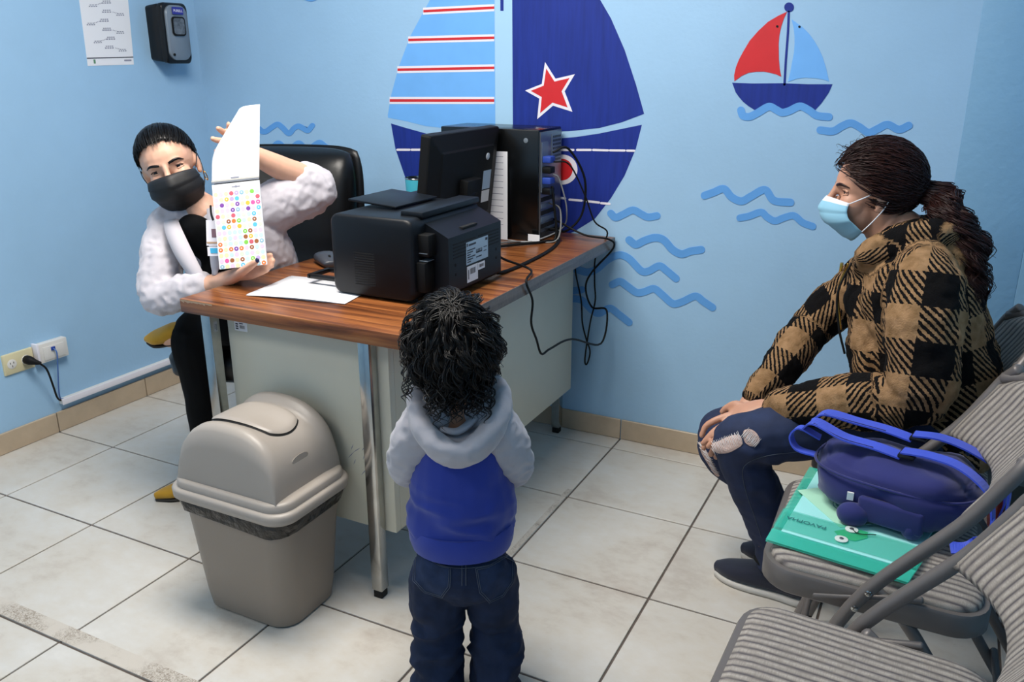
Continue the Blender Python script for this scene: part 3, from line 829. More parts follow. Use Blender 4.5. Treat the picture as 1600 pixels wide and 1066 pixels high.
# ---------------------------------------------------------------- cables
def cable(pts, r, label, mat=m_blackmat, n=7):
    return tag(tube('cable', pts, r, mat, None, n, 7), label, 'cable', 'computer cables at the desk')
TB = TX1 + .03
ledge = DX1
cable([(RX1 - .03, -.215, DZ + .02), (RX1 - .02, -.16, DZ + .006), (1.86, -.02, DZ + .005), (1.85, .16, DZ + .005), (1.82, .3, DZ + .006), (1.79, .36, DZ + .03), (TX1 + .004, .37, DZ + .03)], .0055, 'thick black cable crossing the desktop from printer to tower')
cable([(1.66, .12, DZ + .005), (1.72, .2, DZ + .006), (1.78, .28, DZ + .006), (1.8, .33, DZ + .02), (TX1 + .03, .325, DZ + .18)], .0045, 'black monitor cable looping from the desktop to the tower')
cable([(1.62, .16, DZ + .004), (1.7, .25, DZ + .004), (1.76, .27, DZ + .004), (1.815, .31, DZ + .012), (1.80, .36, DZ + .1), (TX1 + .004, .36, DZ + .12)], .003, 'thin grey cable lying in front of the tower', M('grey_cable', '#6a6a6a', .5))
def PX(x, y): return onX(x, y, ledge + .006)
def PY(x, y): return onY(x, y, .47)
dwn = lambda pts, f_: [tuple(f_(x, y)) for x, y in pts]
cable([(PX1 + .03, PY1 + .004, DZ + .09), (PX1 + .06, PY1 + .03, DZ + .05), (DX1 - .03, -.12, DZ + .012)] + dwn([(822, 440), (832, 470), (830, 505), (838, 530), (846, 553), (860, 545), (893, 530)], PX) + [(1.96, .36, .4), (1.955, .42, .5)] + [tuple(onY(925, 480, .45)), tuple(onY(915, 450, .45)), tuple(onY(925, 425, .45)), (1.962, .44, DZ - .03), (1.957, .41, DZ + .006), (1.88, .38, DZ + .02), (TX1 + .004, .4, DZ + .06)], .0034, 'long black cable drooping over the desk side and back up')
cable([(TX1 + .03, .33, DZ + .26), (1.83, .36, DZ + .25), (1.87, .4, DZ + .15), (1.9, .42, DZ + .06), (1.94, .44, DZ + .02)] + dwn([(931, 400), (929, 440), (930, 470), (922, 505), (914, 560), (917, 569), (922, 550), (916, 530), (910, 505), (908, 470), (900, 430), (898, 410)], PY), .0028, 'thin black cable hanging in a narrow loop behind the desk')
cable([(TX1 + .03, .33, DZ + .29), (1.82, .37, DZ + .3), (1.86, .42, DZ + .2), (1.85, .43, DZ + .08), (1.8, .41, DZ + .02), (TX1 + .004, .42, DZ + .03)], .004, 'black cable arching against the red porthole behind the tower')
cable([(TX1 + .03, .33, DZ + .22), (1.8, .35, DZ + .2), (1.815, .38, DZ + .1), (1.79, .4, DZ + .03), (1.74, .27, DZ + .005), (1.66, .25, DZ + .005)], .0025, 'thin silver cable curling down the back of the tower', M('silver_cable', '#8d9092', .4))
tg = onY(834, 362, .27)
tag(box('cable_tag', (tg[0] - .02, .268, DZ + .002), (tg[0] + .022, .27, DZ + .028), m_paper, None, 0, 1), 'small white paper tag on the cables before the tower', 'tag')
# ---------------------------------------------------------------- black executive chair (own frame: x right, y back, z up)
def exec_chair():
    t = thing('executive_chair', (0, 0, 0), 'black leather executive chair behind the woman at the desk', 'office chair', None, False)
    NU, NV = 20, 22
    def panel(name, w0, h0, zc, thick, bulge, mat=m_leather, lean=.12, yb=.24):
        V, Fc = [], []
        for side in (0, 1):
            for i in range(NU + 1):
                for j in range(NV + 1):
                    u, v = i / NU * 2 - 1, j / NV * 2 - 1
                    uu = u * math.sqrt(1 - .16 * v ** 6); vv = v * math.sqrt(1 - .1 * u ** 6)
                    x, z = uu * w0 / 2, zc + vv * h0 / 2
                    e = (1 - abs(u) ** 4) * (1 - abs(v) ** 4)
                    seam = .014 * math.exp(-((v + .12) / .05) ** 2) + .008 * math.exp(-((v - .62) / .04) ** 2) * 0
                    d = thick * (.25 + .75 * e ** .35) + bulge * e - seam * e
                    y = yb + lean * (z - .5) + .05 * u * u * -1 + (0 if side else -d)
                    V.append((x, y, z))
        n1 = (NU + 1) * (NV + 1)
        for i in range(NU):
            for j in range(NV):
                a = i * (NV + 1) + j
                Fc.append((a, a + NV + 1, a + NV + 2, a + 1))
                Fc.append((n1 + a, n1 + a + 1, n1 + a + NV + 2, n1 + a + NV + 1))
        def edge(idx):
            for a, b in zip(idx[:-1], idx[1:]): Fc.append((a, b, n1 + b, n1 + a))
        edge([i * (NV + 1) for i in range(NU + 1)][::-1]); edge([i * (NV + 1) + NV for i in range(NU + 1)])
        edge([j for j in range(NV + 1)]); edge([NU * (NV + 1) + j for j in range(NV + 1)][::-1])
        return obj(name, V, Fc, mat, t, True)
    panel('back_cushion', .5, .6, .735, .085, .035)
    panel('back_shell', .53, .61, .735, .02, .0, m_black, .12, .275)
    rings_obj('seat_cushion', [[(a, -.02 + b, z) for a, b in rrect(.5 - q, .5 - q, .08)] for z, q in ((.37, .06), (.39, .01), (.44, 0), (.465, .03), (.475, .12))], m_leather, t)
    tube('seat_bracket', [(0, .18, .38), (0, .27, .4), (0, .3, .52)], .025, m_black, t)
    lathe('gas_column', [(.028, .1), (.028, .25), (.02, .25), (.02, .37)], (0, 0, 0), m_steel, t)
    for k in range(5):
        a = 2 * math.pi * k / 5 + .9
        c, s = math.cos(a), math.sin(a)
        tube('base_arm', [(0, 0, .11), (.14 * c, .14 * s, .1), (.27 * c, .27 * s, .075)], [.028, .022, .015], m_black, t)
        w = lathe('caster', [(.018, -.02), (.026, -.016), (.026, .016), (.018, .02)], (0, 0, 0), m_rub, t, 16)
        w.data.transform(Matrix.Translation((.275 * c, .275 * s, .026)) @ Matrix.Rotation(a, 4, 'Z') @ Matrix.Rotation(math.pi / 2, 4, 'X'))
    return t
ec = exec_chair()
ec.location = (1.0, -.19, 0); ec.rotation_euler = (0, 0, math.radians(20))

# ---------------------------------------------------------------- grey folding chairs (own frame: x to the back, y across, seat front at x = 0)
def folding_chair(name, label):
    t = thing(name, (0, 0, 0), label, 'chair', 'padded folding chairs along the right wall', False)
    SW = .4
    def ring(w, d, r, z, tilt=.03): return [(.19 + a, b, z - tilt * (a)) for a, b in rrect(d, w, r, 6)]
    rings_obj('seat_pan', [ring(SW - .01, .375, .06, .385), ring(SW, .385, .065, .39), ring(SW, .385, .065, .425), ring(SW - .006, .379, .062, .431), ring(SW - .03, .355, .055, .431)], m_frame, t, True, True)
    cr_ = []
    for z, q in ((.427, .028), (.432, .026), (.440, .03), (.446, .05), (.45, .1), (.452, .2), (.453, .3)):
        cr_.append(ring(SW - q, .385 - q, max(.058 - q * .2, .012), z))
    rings_obj('seat_cushion', cr_, m_stripe, t, True, True, True, None)
    TY = SW / 2 + .012
    def path(z):   # x of the side tube at height z
        return float(np.interp(z, [0, .3, .44, .6, .70, .80], [.03, .12, .182, .305, .365, .415]))
    for s in (-1, 1):
        zs = [.012, .2, .3, .44, .6, .68, .72]
        pts = [(path(z), s * TY, z) for z in zs] + [(path(.745) + .006, s * (TY - .02), .75)]
        fl = tube('front_leg', pts, .0125, m_frame, t, 4, 10)
        rp = [(.19, s * (TY - .026), .44), (.27, s * (TY - .026), .36), (.5, s * (TY - .02), .012)]
        tube('rear_leg', rp, .0115, m_frame, t, 4, 10)
        tube('rubber_tip', [(path(.0) - .004, s * TY, .0), (path(.02), s * TY, .03)], .0155, m_rub, t, 1, 10)
        tube('rubber_tip', [(.504, s * (TY - .02), .0), (.49, s * (TY - .02), .03)], .0145, m_rub, t, 1, 10)
        tube('link_bar', [(.10, s * (TY - .016), .40), (.27, s * (TY - .016), .44)], .007, m_frame, t, 1, 8)
        for px_, pz in ((.185, .446), (.15, .41)):
            w = lathe('rivet', [(.006, 0), (.006, .0015), (.003, .003)], (0, 0, 0), m_chrome, t, 12)
            w.data.transform(Matrix.Translation((path(pz), s * (TY + .0118), pz)) @ Matrix.Rotation(-s * math.pi / 2, 4, 'X'))
    tube('front_crossbar', [(path(.13), -TY, .13), (path(.13), TY, .13)], .008, m_frame, t, 1, 8)
    tube('rear_crossbar', [(.45, -TY + .02, .12), (.45, TY - .02, .12)], .008, m_frame, t, 1, 8)
    tube('top_rail', [(path(.72), -TY + .004, .725), (path(.74) + .035, -TY * .75, .742), (path(.74) + .085, 0, .748), (path(.74) + .035, TY * .75, .742), (path(.72), TY - .004, .725)], .0125, m_frame, t, 5, 10)
    # backrest: curved padded panel with an arched lower edge
    NU, NV = 18, 14
    def surf(u, v, off):
        yy = u * (SW / 2 + .004)
        lo = .588 + .012 * (1 - u * u)
        hi = .76 - .05 * abs(u) ** 4
        z = lo + (hi - lo) * v
        x = path(z) + .066 * (1 - u * u) + off
        return (x, yy, z)
    V, Fc = [], []
    for side in (0, 1):
        for i in range(NU + 1):
            for j in range(NV + 1):
                u, v = i / NU * 2 - 1, j / NV
                e = (1 - abs(u) ** 6) * (1 - abs(2 * v - 1) ** 6)
                V.append(surf(u, v, -.006 - .016 * e ** .5 if side == 0 else .006))
    n1 = (NU + 1) * (NV + 1)
    for i in range(NU):
        for j in range(NV):
            a = i * (NV + 1) + j
            Fc.append((a, a + 1, a + NV + 2, a + NV + 1)); Fc.append((n1 + a, n1 + a + NV + 1, n1 + a + NV + 2, n1 + a + 1))
    def edge(idx):
        for a, b in zip(idx[:-1], idx[1:]): Fc.append((a, b, n1 + b, n1 + a))
    edge([i * (NV + 1) for i in range(NU + 1)]); edge([i * (NV + 1) + NV for i in range(NU + 1)][::-1])
    edge([j for j in range(NV + 1)][::-1]); edge([NU * (NV + 1) + j for j in range(NV + 1)])
    obj('backrest', V, Fc, m_stripe, t, True)
    return t
def copy_tree(o, parent=None):
    c = o.copy(); COL.objects.link(c)
    if parent is not None: c.parent = parent
    for ch in list(o.children): copy_tree(ch, c)
    return c
ch1 = folding_chair('folding_chair', 'grey folding chair with an empty striped seat, nearest the camera')
CHX = 2.72
ch1.location = (CHX + .005, -1.125, 0); ch1.rotation_euler = (0, 0, math.radians(-1.5))
ch2 = copy_tree(ch1); ch2['label'] = 'grey striped folding chair carrying the blue backpack and teal folder'
ch2.location = (CHX, -.615, 0); ch2.rotation_euler = (0, 0, math.radians(1.5))
ch3 = copy_tree(ch1); ch3['label'] = 'grey striped folding chair the woman in the plaid jacket sits on'
ch3.location = (CHX + .02, -.11, 0); ch3.rotation_euler = (0, 0, 0)
SZ = .453   # top of a seat cushion

# ---------------------------------------------------------------- teal envelope folder on the middle chair
def mat_film():
    m = M('teal_film', '#46cdb6', .22, coat=.3)
    b = m.node_tree.nodes['Principled BSDF']
    b.inputs['Alpha'].default_value = .5
    return m
m_film = mat_film()
fz = SZ + .003
fc = [onZ(1265, 730, fz), onZ(1196, 846, fz), onZ(1418, 914, fz), onZ(1500, 790, fz)]
t = thing('envelope_folder', fc[1], 'translucent teal plastic envelope folder with papers, under the blue backpack', 'folder')
def fp(u, v, dz=0.): # u along the near edge, v towards the far edge
    p = fc[1] * (1 - u) * (1 - v) + fc[2] * u * (1 - v) + fc[3] * u * v + fc[0] * (1 - u) * v
    q = np.array(p); q[2] += dz; return q
def fquad(name, u0, v0, u1, v1, dz, h, mat):
    return prism(name, [fp(u0, v0, dz), fp(u1, v0, dz), fp(u1, v1, dz), fp(u0, v1, dz)], (0, 0, 1), h, mat, t)
fquad('back_sheet', 0, 0, 1, 1, 0, .0008, m_film)
fquad('paper_stack', .07, .12, .95, .95, .001, .005, M('teal_tinted_paper', '#9be0df', .6))
def gq(name, pts, dz, h, mat): return prism(name, [fp(u, v, dz) for u, v in pts], (0, 0, 1), h, mat, t)
m_mint = M('mint_card', '#a9dfc4', .6)
slip = gq('registration_card', [(.02, .62), (.42, .33), (.78, .62), (.4, .95)], .0063, .0007, m_mint)
sc = np.array([.36, .6])
bm = bmesh.new()
for r0, r1 in ((.075, .082), (.03, .06)):
    prev = None
    for k in range(25):
        a = 2 * math.pi * k / 24
        v = [bm.verts.new(fp(sc[0] + r * math.cos(a) * .95, sc[1] + r * math.sin(a), .0073)) for r in (r0, r1)]
        if prev: bm.faces.new((prev[0], prev[1], v[1], v[0]))
        prev = v
for k in range(6):
    a0 = np.array([.46, .56]) + np.array([.02, .045]) * k * .6; a1 = a0 + np.array([.2, .02])
    d_ = np.array([.0, .008])
    bm.faces.new([bm.verts.new(fp(*w, .0073)) for w in (a0, a1, a1 + d_, a0 + d_)])
from_bm('printed_seal', bm, M('print_teal', '#4f8f8c', .7), t)
gq('green_mark', [(.4, .27), (.46, .22), (.56, .23), (.62, .3), (.6, .36), (.5, .36)], .0073, .0004, M('print_lime', '#57b94a', .6))
m_film2 = M('teal_film_thin', '#23c2a6', .22, coat=.3, alpha=.28)
fquad('front_flap', 0, .14, 1, .36, .0078, .0008, m_film2)
fquad('front_edge', 0, 0, 1, .13, .004, .0008, m_film)
xd = (fc[2] - fc[1]); yd = (fc[0] - fc[1])
text_obj('folder_lettering', 'PAVOPHA', .017, fp(.2, .27, .0088), -xd, -yd, M('print_dark_teal', '#1b6164', .6), t)
for u, v in ((.5, .33), (.475, .2)):
    p = fp(u, v, .0088)
    bt = lathe('button_disc', [(.012, 0), (.012, .0015), (.010, .002)], p, M('button_white', '#c9d6d2', .4), t, 20)
    lathe('button_rivet', [(.004, .002), (.004, .003), (.002, .0036)], p, m_steel, bt, 12)
tube('tie_string', [fp(.5, .33, .011), fp(.56, .3, .011), fp(.66, .34, .011)], .0009, m_blackmat, t)

# ---------------------------------------------------------------- blue toddler backpack, lying on its front
def mat_cloth(name, col, rough=.85, weave=900, b=.3, var=.12):
    return M(name, col, rough, var=var, vscale=9, bump=b, bscale=weave, bdist=.0006, sheen=.25)
m_pack = mat_cloth('backpack_cloth', '#171e62', .85)
m_strap = mat_cloth('strap_webbing', '#2b49c8', .6, 500)
BX = np.array([.95, -.2, 0.]); BX /= np.linalg.norm(BX)      # pack top to bottom, along the seat
BYv = np.array([-BX[1], BX[0], 0.])
BC = onZ(1398, 768, SZ + .05); BC[2] = SZ + .011
def bp(a, b, c): return BC + BX * a + BYv * b + np.array([0, 0, c])
t = thing('toddler_backpack', BC, 'small royal blue backpack lying on the teal folder, straps up', 'backpack')
V, Fc = [], []
NU, NV = 40, 26
L2, W2, HT = .155, .105, .125
for i in range(NV + 1):
    ph = math.pi * i / NV
    for k in range(NU):
        th = 2 * math.pi * k / NU
        ct, st = math.cos(th), math.sin(th)
        sp = math.sin(ph) ** .55 if 0 < i < NV else 0
        cx_ = math.copysign(abs(ct) ** .72, ct) * sp; cy_ = math.copysign(abs(st) ** .72, st) * sp
        cz = math.copysign(abs(math.cos(ph)) ** .8, math.cos(ph))
        w = 1 - .14 * (-cx_)    # head end a little narrower
        p = np.array([cx_ * L2, cy_ * W2 * w, HT / 2 + cz * HT / 2])
        n_ = noise.noise(Vector(p * 13)) * .014 + noise.noise(Vector(p * 34)) * .005
        seam = .0045 * math.exp(-((p[2] - .088) / .004) ** 2)
        s = 1 + (n_ - seam) / .1
        p[:2] *= s
        if p[2] > .1: p[2] += n_
        V.append(bp(*p))
for i in range(NV):
    for k in range(NU):
        k2 = (k + 1) % NU
        Fc.append((i * NU + k, (i + 1) * NU + k, (i + 1) * NU + k2, i * NU + k2))
obj('bag_body', V, Fc, m_pack, t, True)
ringp = [(L2 * 1.0 * math.copysign(abs(math.cos(a)) ** .72, math.cos(a)), W2 * math.copysign(abs(math.sin(a)) ** .72, math.sin(a)), .088) for a in np.linspace(0, 2 * math.pi, 60)]
tube('piping', [bp(a * .99, b * .99, c) for a, b, c in ringp], .0028, m_pack, t, 1, 6)
def web(name, pts, w, side, mat=m_strap, th=.0016):
    """flat webbing strap along pts; side is the width direction at each point (or one for all)"""
    C = catmull([np.asarray(p, float) for p in pts], 8)
    S = side if isinstance(side, list) else [side] * len(pts)
    SD = catmull([np.asarray(s, float) for s in S], 8)
    V, Fc = [], []
    for i, p in enumerate(C):
        d = C[min(i + 1, len(C) - 1)] - C[max(i - 1, 0)]; d /= np.linalg.norm(d) + 1e-9
        s = SD[i] - d * (SD[i] @ d); s /= np.linalg.norm(s) + 1e-9
        n_ = np.cross(d, s)
        for a, b in ((-1, 1), (1, 1), (1, -1), (-1, -1)): V.append(p + s * w / 2 * a + n_ * th * b)
    for i in range(len(C) - 1):
        for k in range(4): Fc.append((i * 4 + k, i * 4 + (k + 1) % 4, (i + 1) * 4 + (k + 1) % 4, (i + 1) * 4 + k))
    Fc += [(3, 2, 1, 0), tuple(len(C) * 4 - 4 + k for k in range(4))]
    return obj(name, V, Fc, mat, t)
sy = BYv
for s, lift in ((-1, .0), (1, .008)):
    yo = -.036 if s < 0 else .04
    st_ = web('shoulder_strap', [bp(-.185, yo * .5, .135), bp(-.16, yo * .8, .155), bp(-.1, yo, .142 + lift), bp(-.04, yo * 1.02, .14 + lift), bp(.01, yo, .134 + lift)], .036, sy)
    tube('strap_edge', [bp(-.16, yo * .8 - .014, .157), bp(-.1, yo - .014, .144 + lift), bp(-.04, yo * 1.02 - .014, .142 + lift)], .0014, m_pack, st_, 4, 5)
    box('buckle', (-.014, -.02, -.003), (.016, .02, .004), m_black, t, .002, 2, Matrix(((BX[0], BYv[0], 0, bp(.02, yo, .14 + lift)[0]), (BX[1], BYv[1], 0, bp(.02, yo, .14 + lift)[1]), (0, 0, 1, bp(.02, yo, .14 + lift)[2]), (0, 0, 0, 1))))
    web('lower_strap', [bp(.01, yo, .145 + lift), bp(.06, yo * 1.05, .15 + lift), bp(.115, yo * 1.2, .145), bp(.165, yo * 1.45, .115), bp(.182, yo * 1.6, .06), bp(.178, yo * 1.7, .02)], .031, sy)
web('strap_tail', [bp(.182, -.058, .07), bp(.176, -.075, .04), bp(.16, -.1, .022), bp(.13, -.112, .016)], .026, [sy, sy, BX, BX])
web('strap_tail', [bp(.17, .05, .12), bp(.188, .045, .08), bp(.19, .04, .03)], .024, sy)
web('haul_loop', [bp(-.15, -.02, .12), bp(-.19, -.03, .135), bp(-.205, -.035, .115), bp(-.19, -.035, .09), bp(-.15, -.03, .085)], .022, sy)
v, f = ell_geo(bp(-.045, -.108, .02), (.03, .022, .024)); obj('plush_ear', v, f, m_pack, t, True)
v, f = ell_geo(bp(.06, -.095, .02), (.02, .016, .022)); obj('plush_ear', v, f, m_pack, t, True)
box('side_pocket', (-.06, -.004, .0), (.06, .012, .05), m_pack, t, .008, 3, Matrix(((BX[0], BYv[0], 0, bp(.02, -.106, .012)[0]), (BX[1], BYv[1], 0, bp(.02, -.106, .012)[1]), (0, 0, 1, bp(.02, -.106, .012)[2]), (0, 0, 0, 1))))
box('care_label', (-.006, -.002, -.004), (.006, .002, .012), m_paper, t, 0, 1, Matrix.Translation(bp(-.055, -.104, .05)))

# red-edged case standing in the corner behind the chairs
t = thing('corner_case', (3.25, .32, 0), 'dark grey case with a red edge standing in the corner behind the chairs', 'case')
rings_obj('case_body', [[(3.25 + a, .36 + b, z) for a, b in rrect(.1, .2, .015)] for z in (0, .01, .2, .21)], M('case_grey', '#565d58', .6), t)
rings_obj('red_edge', [[(3.196 + a, .36 + b, z) for a, b in rrect(.02, .2, .008)] for z in (0, .01, .19, .2)], M('case_red', '#8d1c1f', .5), t)
# ---------------------------------------------------------------- people: tools
from mathutils.bvhtree import BVHTree
class Blob:
    def __init__(self): self.g = []
    def loft(self, secs, hint=(0, 0, 1), seg=16, n=4, sq=2.0): self.g.append(loft_geo(secs, seg, hint, n, True, sq)); return self
    def ell(self, c, r, R=None): self.g.append(ell_geo(c, r, R)); return self
    def build(self, name, mat, parent, voxel=.006, smooth=4, deform=None):
        v, f = join_geo(*self.g)
        me = bpy.data.meshes.new(name); me.from_pydata([tuple(map(float, p)) for p in v], [], f)
        bm = bmesh.new(); bm.from_mesh(me)
        for F_ in list(bm.faces):
            if F_.calc_area() < 1e-12: bm.faces.remove(F_)
        bmesh.ops.remove_doubles(bm, verts=bm.verts, dist=1e-6)
        bmesh.ops.recalc_face_normals(bm, faces=bm.faces); bm.to_mesh(me); bm.free()
        tmp = bpy.data.objects.new(name + '_raw', me); COL.objects.link(tmp)
        md = tmp.modifiers.new('r', 'REMESH'); md.mode = 'VOXEL'; md.voxel_size = voxel; md.use_smooth_shade = True
        if smooth:
            sm = tmp.modifiers.new('s', 'SMOOTH'); sm.iterations = smooth; sm.factor = .5
        out = bpy.data.meshes.new_from_object(tmp.evaluated_get(bpy.context.evaluated_depsgraph_get()))
        bpy.data.objects.remove(tmp); bpy.data.meshes.remove(me)
        out.name = name
        if deform:
            co = np.empty(len(out.vertices) * 3); out.vertices.foreach_get('co', co); co = co.reshape(-1, 3)
            no = np.empty(len(out.vertices) * 3); out.vertices.foreach_get('normal', no); no = no.reshape(-1, 3)
            co = deform(co, no)
            out.vertices.foreach_set('co', np.ascontiguousarray(co).ravel()); out.update()
        out.materials.clear()
        for q in (mat if isinstance(mat, (list, tuple)) else [mat]): out.materials.append(q)
        out.shade_smooth()
        o = bpy.data.objects.new(name, out)
        link(o, parent)
        return o
def folds(amp, scale, stretch=(1, 1, 1), seed=0., ridge=False, where=None):
    st = np.asarray(stretch, float)
    def fn(co, no):
        out = co.copy()
        for i in range(len(co)):
            a = amp if where is None else amp * where(co[i])
            if a == 0: continue
            q = Vector(co[i] * st * scale + seed)
            n = noise.noise(q) + .5 * noise.noise(q * 2.1)
            if ridge: n = .6 - abs(n) * 2.2
            out[i] += no[i] * n * a
        return out
    return fn
def chain(*fs):
    def fn(co, no):
        for f in fs: co = f(co, no)
        return co
    return fn
def brush(c, r, vec):
    c, vec = np.asarray(c, float), np.asarray(vec, float)
    def fn(co, no):
        w = np.exp(-(((co - c) ** 2).sum(1)) / (r * r))
        return co + w[:, None] * vec
    return fn
def tubes_mesh(name, paths, mat, parent, seg=5):
    V, Fc = [], []
    for pts, rad in paths:
        P = np.asarray(pts, float); n = len(P)
        o = len(V)
        prev = None
        for i in range(n):
            d = P[min(i + 1, n - 1)] - P[max(i - 1, 0)]; d /= np.linalg.norm(d) + 1e-9
            s = np.cross(d, (.3, .2, .93)) if prev is None else prev - d * (prev @ d)
            s /= np.linalg.norm(s) + 1e-9; prev = s
            u = np.cross(s, d)
            r = rad[i] if not np.isscalar(rad) else rad * (1 - .85 * (i / (n - 1)) ** 2) * (.3 if i == 0 else 1.)
            for k in range(seg):
                a = 2 * math.pi * k / seg
                V.append(P[i] + (s * math.cos(a) + u * math.sin(a)) * r)
        for i in range(n - 1):
            for k in range(seg):
                k2 = (k + 1) % seg
                Fc.append((o + i * seg + k, o + i * seg + k2, o + (i + 1) * seg + k2, o + (i + 1) * seg + k))
    return obj(name, V, Fc, mat, parent, True)
def clump(P, n, spread, r, rnd):
    """a lock of n strands that share one path"""
    P = [np.asarray(p, float) for p in P]; o = []
    for _ in range(n):
        a = np.array([rnd.gauss(0, 1) for _ in range(3)]) * spread; b = np.array([rnd.gauss(0, 1) for _ in range(3)]) * spread * .5
        m_ = len(P) - rnd.choice((0, 0, 1, 2))
        o.append(([p + a * (.35 + .65 * math.sin(math.pi * min(.75, i / (len(P) - 1)))) + b * math.sin(i * .9) for i, p in enumerate(P[:m_])], r * rnd.uniform(.7, 1.3)))
    return o
def frame(f, up=(0, 0, 1), roll=0.):
    f = np.asarray(f, float); f = f / np.linalg.norm(f)
    l = np.cross(up, f); l /= np.linalg.norm(l)
    u = np.cross(f, l)
    l2 = l * math.cos(roll) + u * math.sin(roll); u2 = -l * math.sin(roll) + u * math.cos(roll)
    return np.stack([f, l2, u2], 1)      # columns: forward, left, up
class Head:
    def __init__(self, c, R, s=1.): self.c = np.asarray(c, float); self.R = R; self.s = s
    def p(self, x, y, z): return self.c + self.R @ (np.array([x, y, z]) * self.s)
    def v(self, x, y, z): return self.R @ (np.array([x, y, z]) * self.s)
    def add(self, b):
        e = lambda c, r: b.ell(self.p(*c), np.array(r) * self.s, self.R)
        e((-.012, 0, .03), (.096, .075, .085)); e((.03, 0, .025), (.058, .063, .062)); e((.03, 0, -.048), (.05, .052, .058))
        e((.048, 0, -.088), (.022, .025, .02)); e((.07, 0, .022), (.019, .047, .014))
        for s in (-1, 1):
            e((.05, s * .03, -.028), (.034, .03, .036))
            e((-.012, s * .074, -.012), (.016, .009, .031)); e((-.004, s * .073, -.034), (.009, .007, .011))
        b.loft([tuple(self.p(.084, 0, .018)) + (.008 * self.s,), tuple(self.p(.096, 0, -.006)) + (.009 * self.s,), tuple(self.p(.106, 0, -.026)) + (.012 * self.s,), tuple(self.p(.098, 0, -.036)) + (.010 * self.s,)], self.v(0, 1, 0), 10, 3)
        for s in (-1, 1): e((.092, s * .012, -.034), (.011, .009, .008))
        e((.083, 0, -.06), (.01, .022, .007)); e((.081, 0, -.069), (.01, .019, .007))
    def sculpt(self):
        fs = []
        for s in (-1, 1):
            fs.append(brush(self.p(.084, s * .031, .004), .013 * self.s, self.v(-.009, 0, 0)))
        return chain(*fs)
    def face(self, body, parent, m_skin, m_brow, iris='#3a2416', squint=0., sides=(-1, 1)):
        me = body.data
        bvh = BVHTree.FromPolygons([v.co for v in me.vertices], [tuple(p.vertices) for p in me.polygons])
        fwd = Vector(self.R[:, 0])
        def snap(y, z, off):
            o = Vector(self.p(.2, y, z))
            hit = bvh.ray_cast(o, -fwd, .3)
            return np.array(hit[0] if hit[0] else self.p(.075, y, z)) + self.R[:, 0] * off
        for s in sides:
            ec = snap(s * .031, .003, -.0096)
            v, f = ell_geo(ec, np.array((.0118, .0118, .0118)) * self.s, self.R)
            eye = obj('eye', v, f, mat_eye('eye_' + iris.strip('#'), iris, ec, self.R[:, 0] * .95 + self.R[:, 1] * -.1), parent, True)
            up, lo = [], []
            yy = (.0165, .022, .031, .039, .0455)
            for k, y in enumerate(yy):
                zz = (.0, .0052, .0072 - .004 * squint, .0056 - .002 * squint, .001)[k]
                zl = (-.001, -.0036, -.0046 + .0035 * squint, -.0032 + .002 * squint, .0)[k]
                rr = math.sqrt(max(0, .0126 ** 2 - (y - .031) ** 2 - (zz) ** 2)) if 0 < k < 4 else .0
                a = ec + self.R @ np.array([0, s * (y - .031), zz]); a = a + self.R[:, 0] * (rr if rr else .0045)
                b_ = ec + self.R @ np.array([0, s * (y - .031), zl - .001]); b_ = b_ + self.R[:, 0] * (rr if rr else .0045)
                up.append(a); lo.append(b_)
            lid = [u_ + self.R @ np.array([-.0005, 0, .0022]) for u_ in up]
            tube('upper_eyelid', lid, .0034, m_skin, parent, 5, 8)
            tube('lash_line', [u_ + self.R @ np.array([.0012, 0, -.0006]) for u_ in up], .0012, m_brow, parent, 5, 6)
            tube('lower_eyelid', [u_ + self.R @ np.array([-.0008, 0, -.0012]) for u_ in lo], .0026, m_skin, parent, 5, 8)
            bz = ((.014, .0205), (.022, .0225), (.034, .0245), (.044, .0225), (.052, .0165))
            secs = [tuple(snap(s * y, z, .0004)) + (w, .0018) for (y, z), w in zip(bz, (.0028, .0036, .0036, .0026, .001))]
            v, f = loft_geo(secs, 8, self.R[:, 0], 4); obj('eyebrow', v, f, m_brow, parent, True)
def mat_eye(name, iris, c, d):
    if name in MATS: return MATS[name]
    m = bpy.data.materials.new(name); m.use_nodes = True; t = NT(m)
    d = np.asarray(d, float); d = d / np.linalg.norm(d)
    nrm = t.n('ShaderNodeNewGeometry').outputs['Normal']
    dt = t.n('ShaderNodeVectorMath', operation='DOT_PRODUCT'); dt.inputs[1].default_value = tuple(d); t.l(nrm, dt.inputs[0])
    cr_ = t.ramp(dt.outputs['Value'], [(.0, lin('#c9bdb7')), (.74, lin('#c9bdb7')), (.76, lin(iris)), (.94, lin(iris)), (.95, lin('#050505'))])
    t.l(cr_, t.bsdf.inputs['Base Color']); t.bsdf.inputs['Roughness'].default_value = .22
    MATS[name] = m
    return m
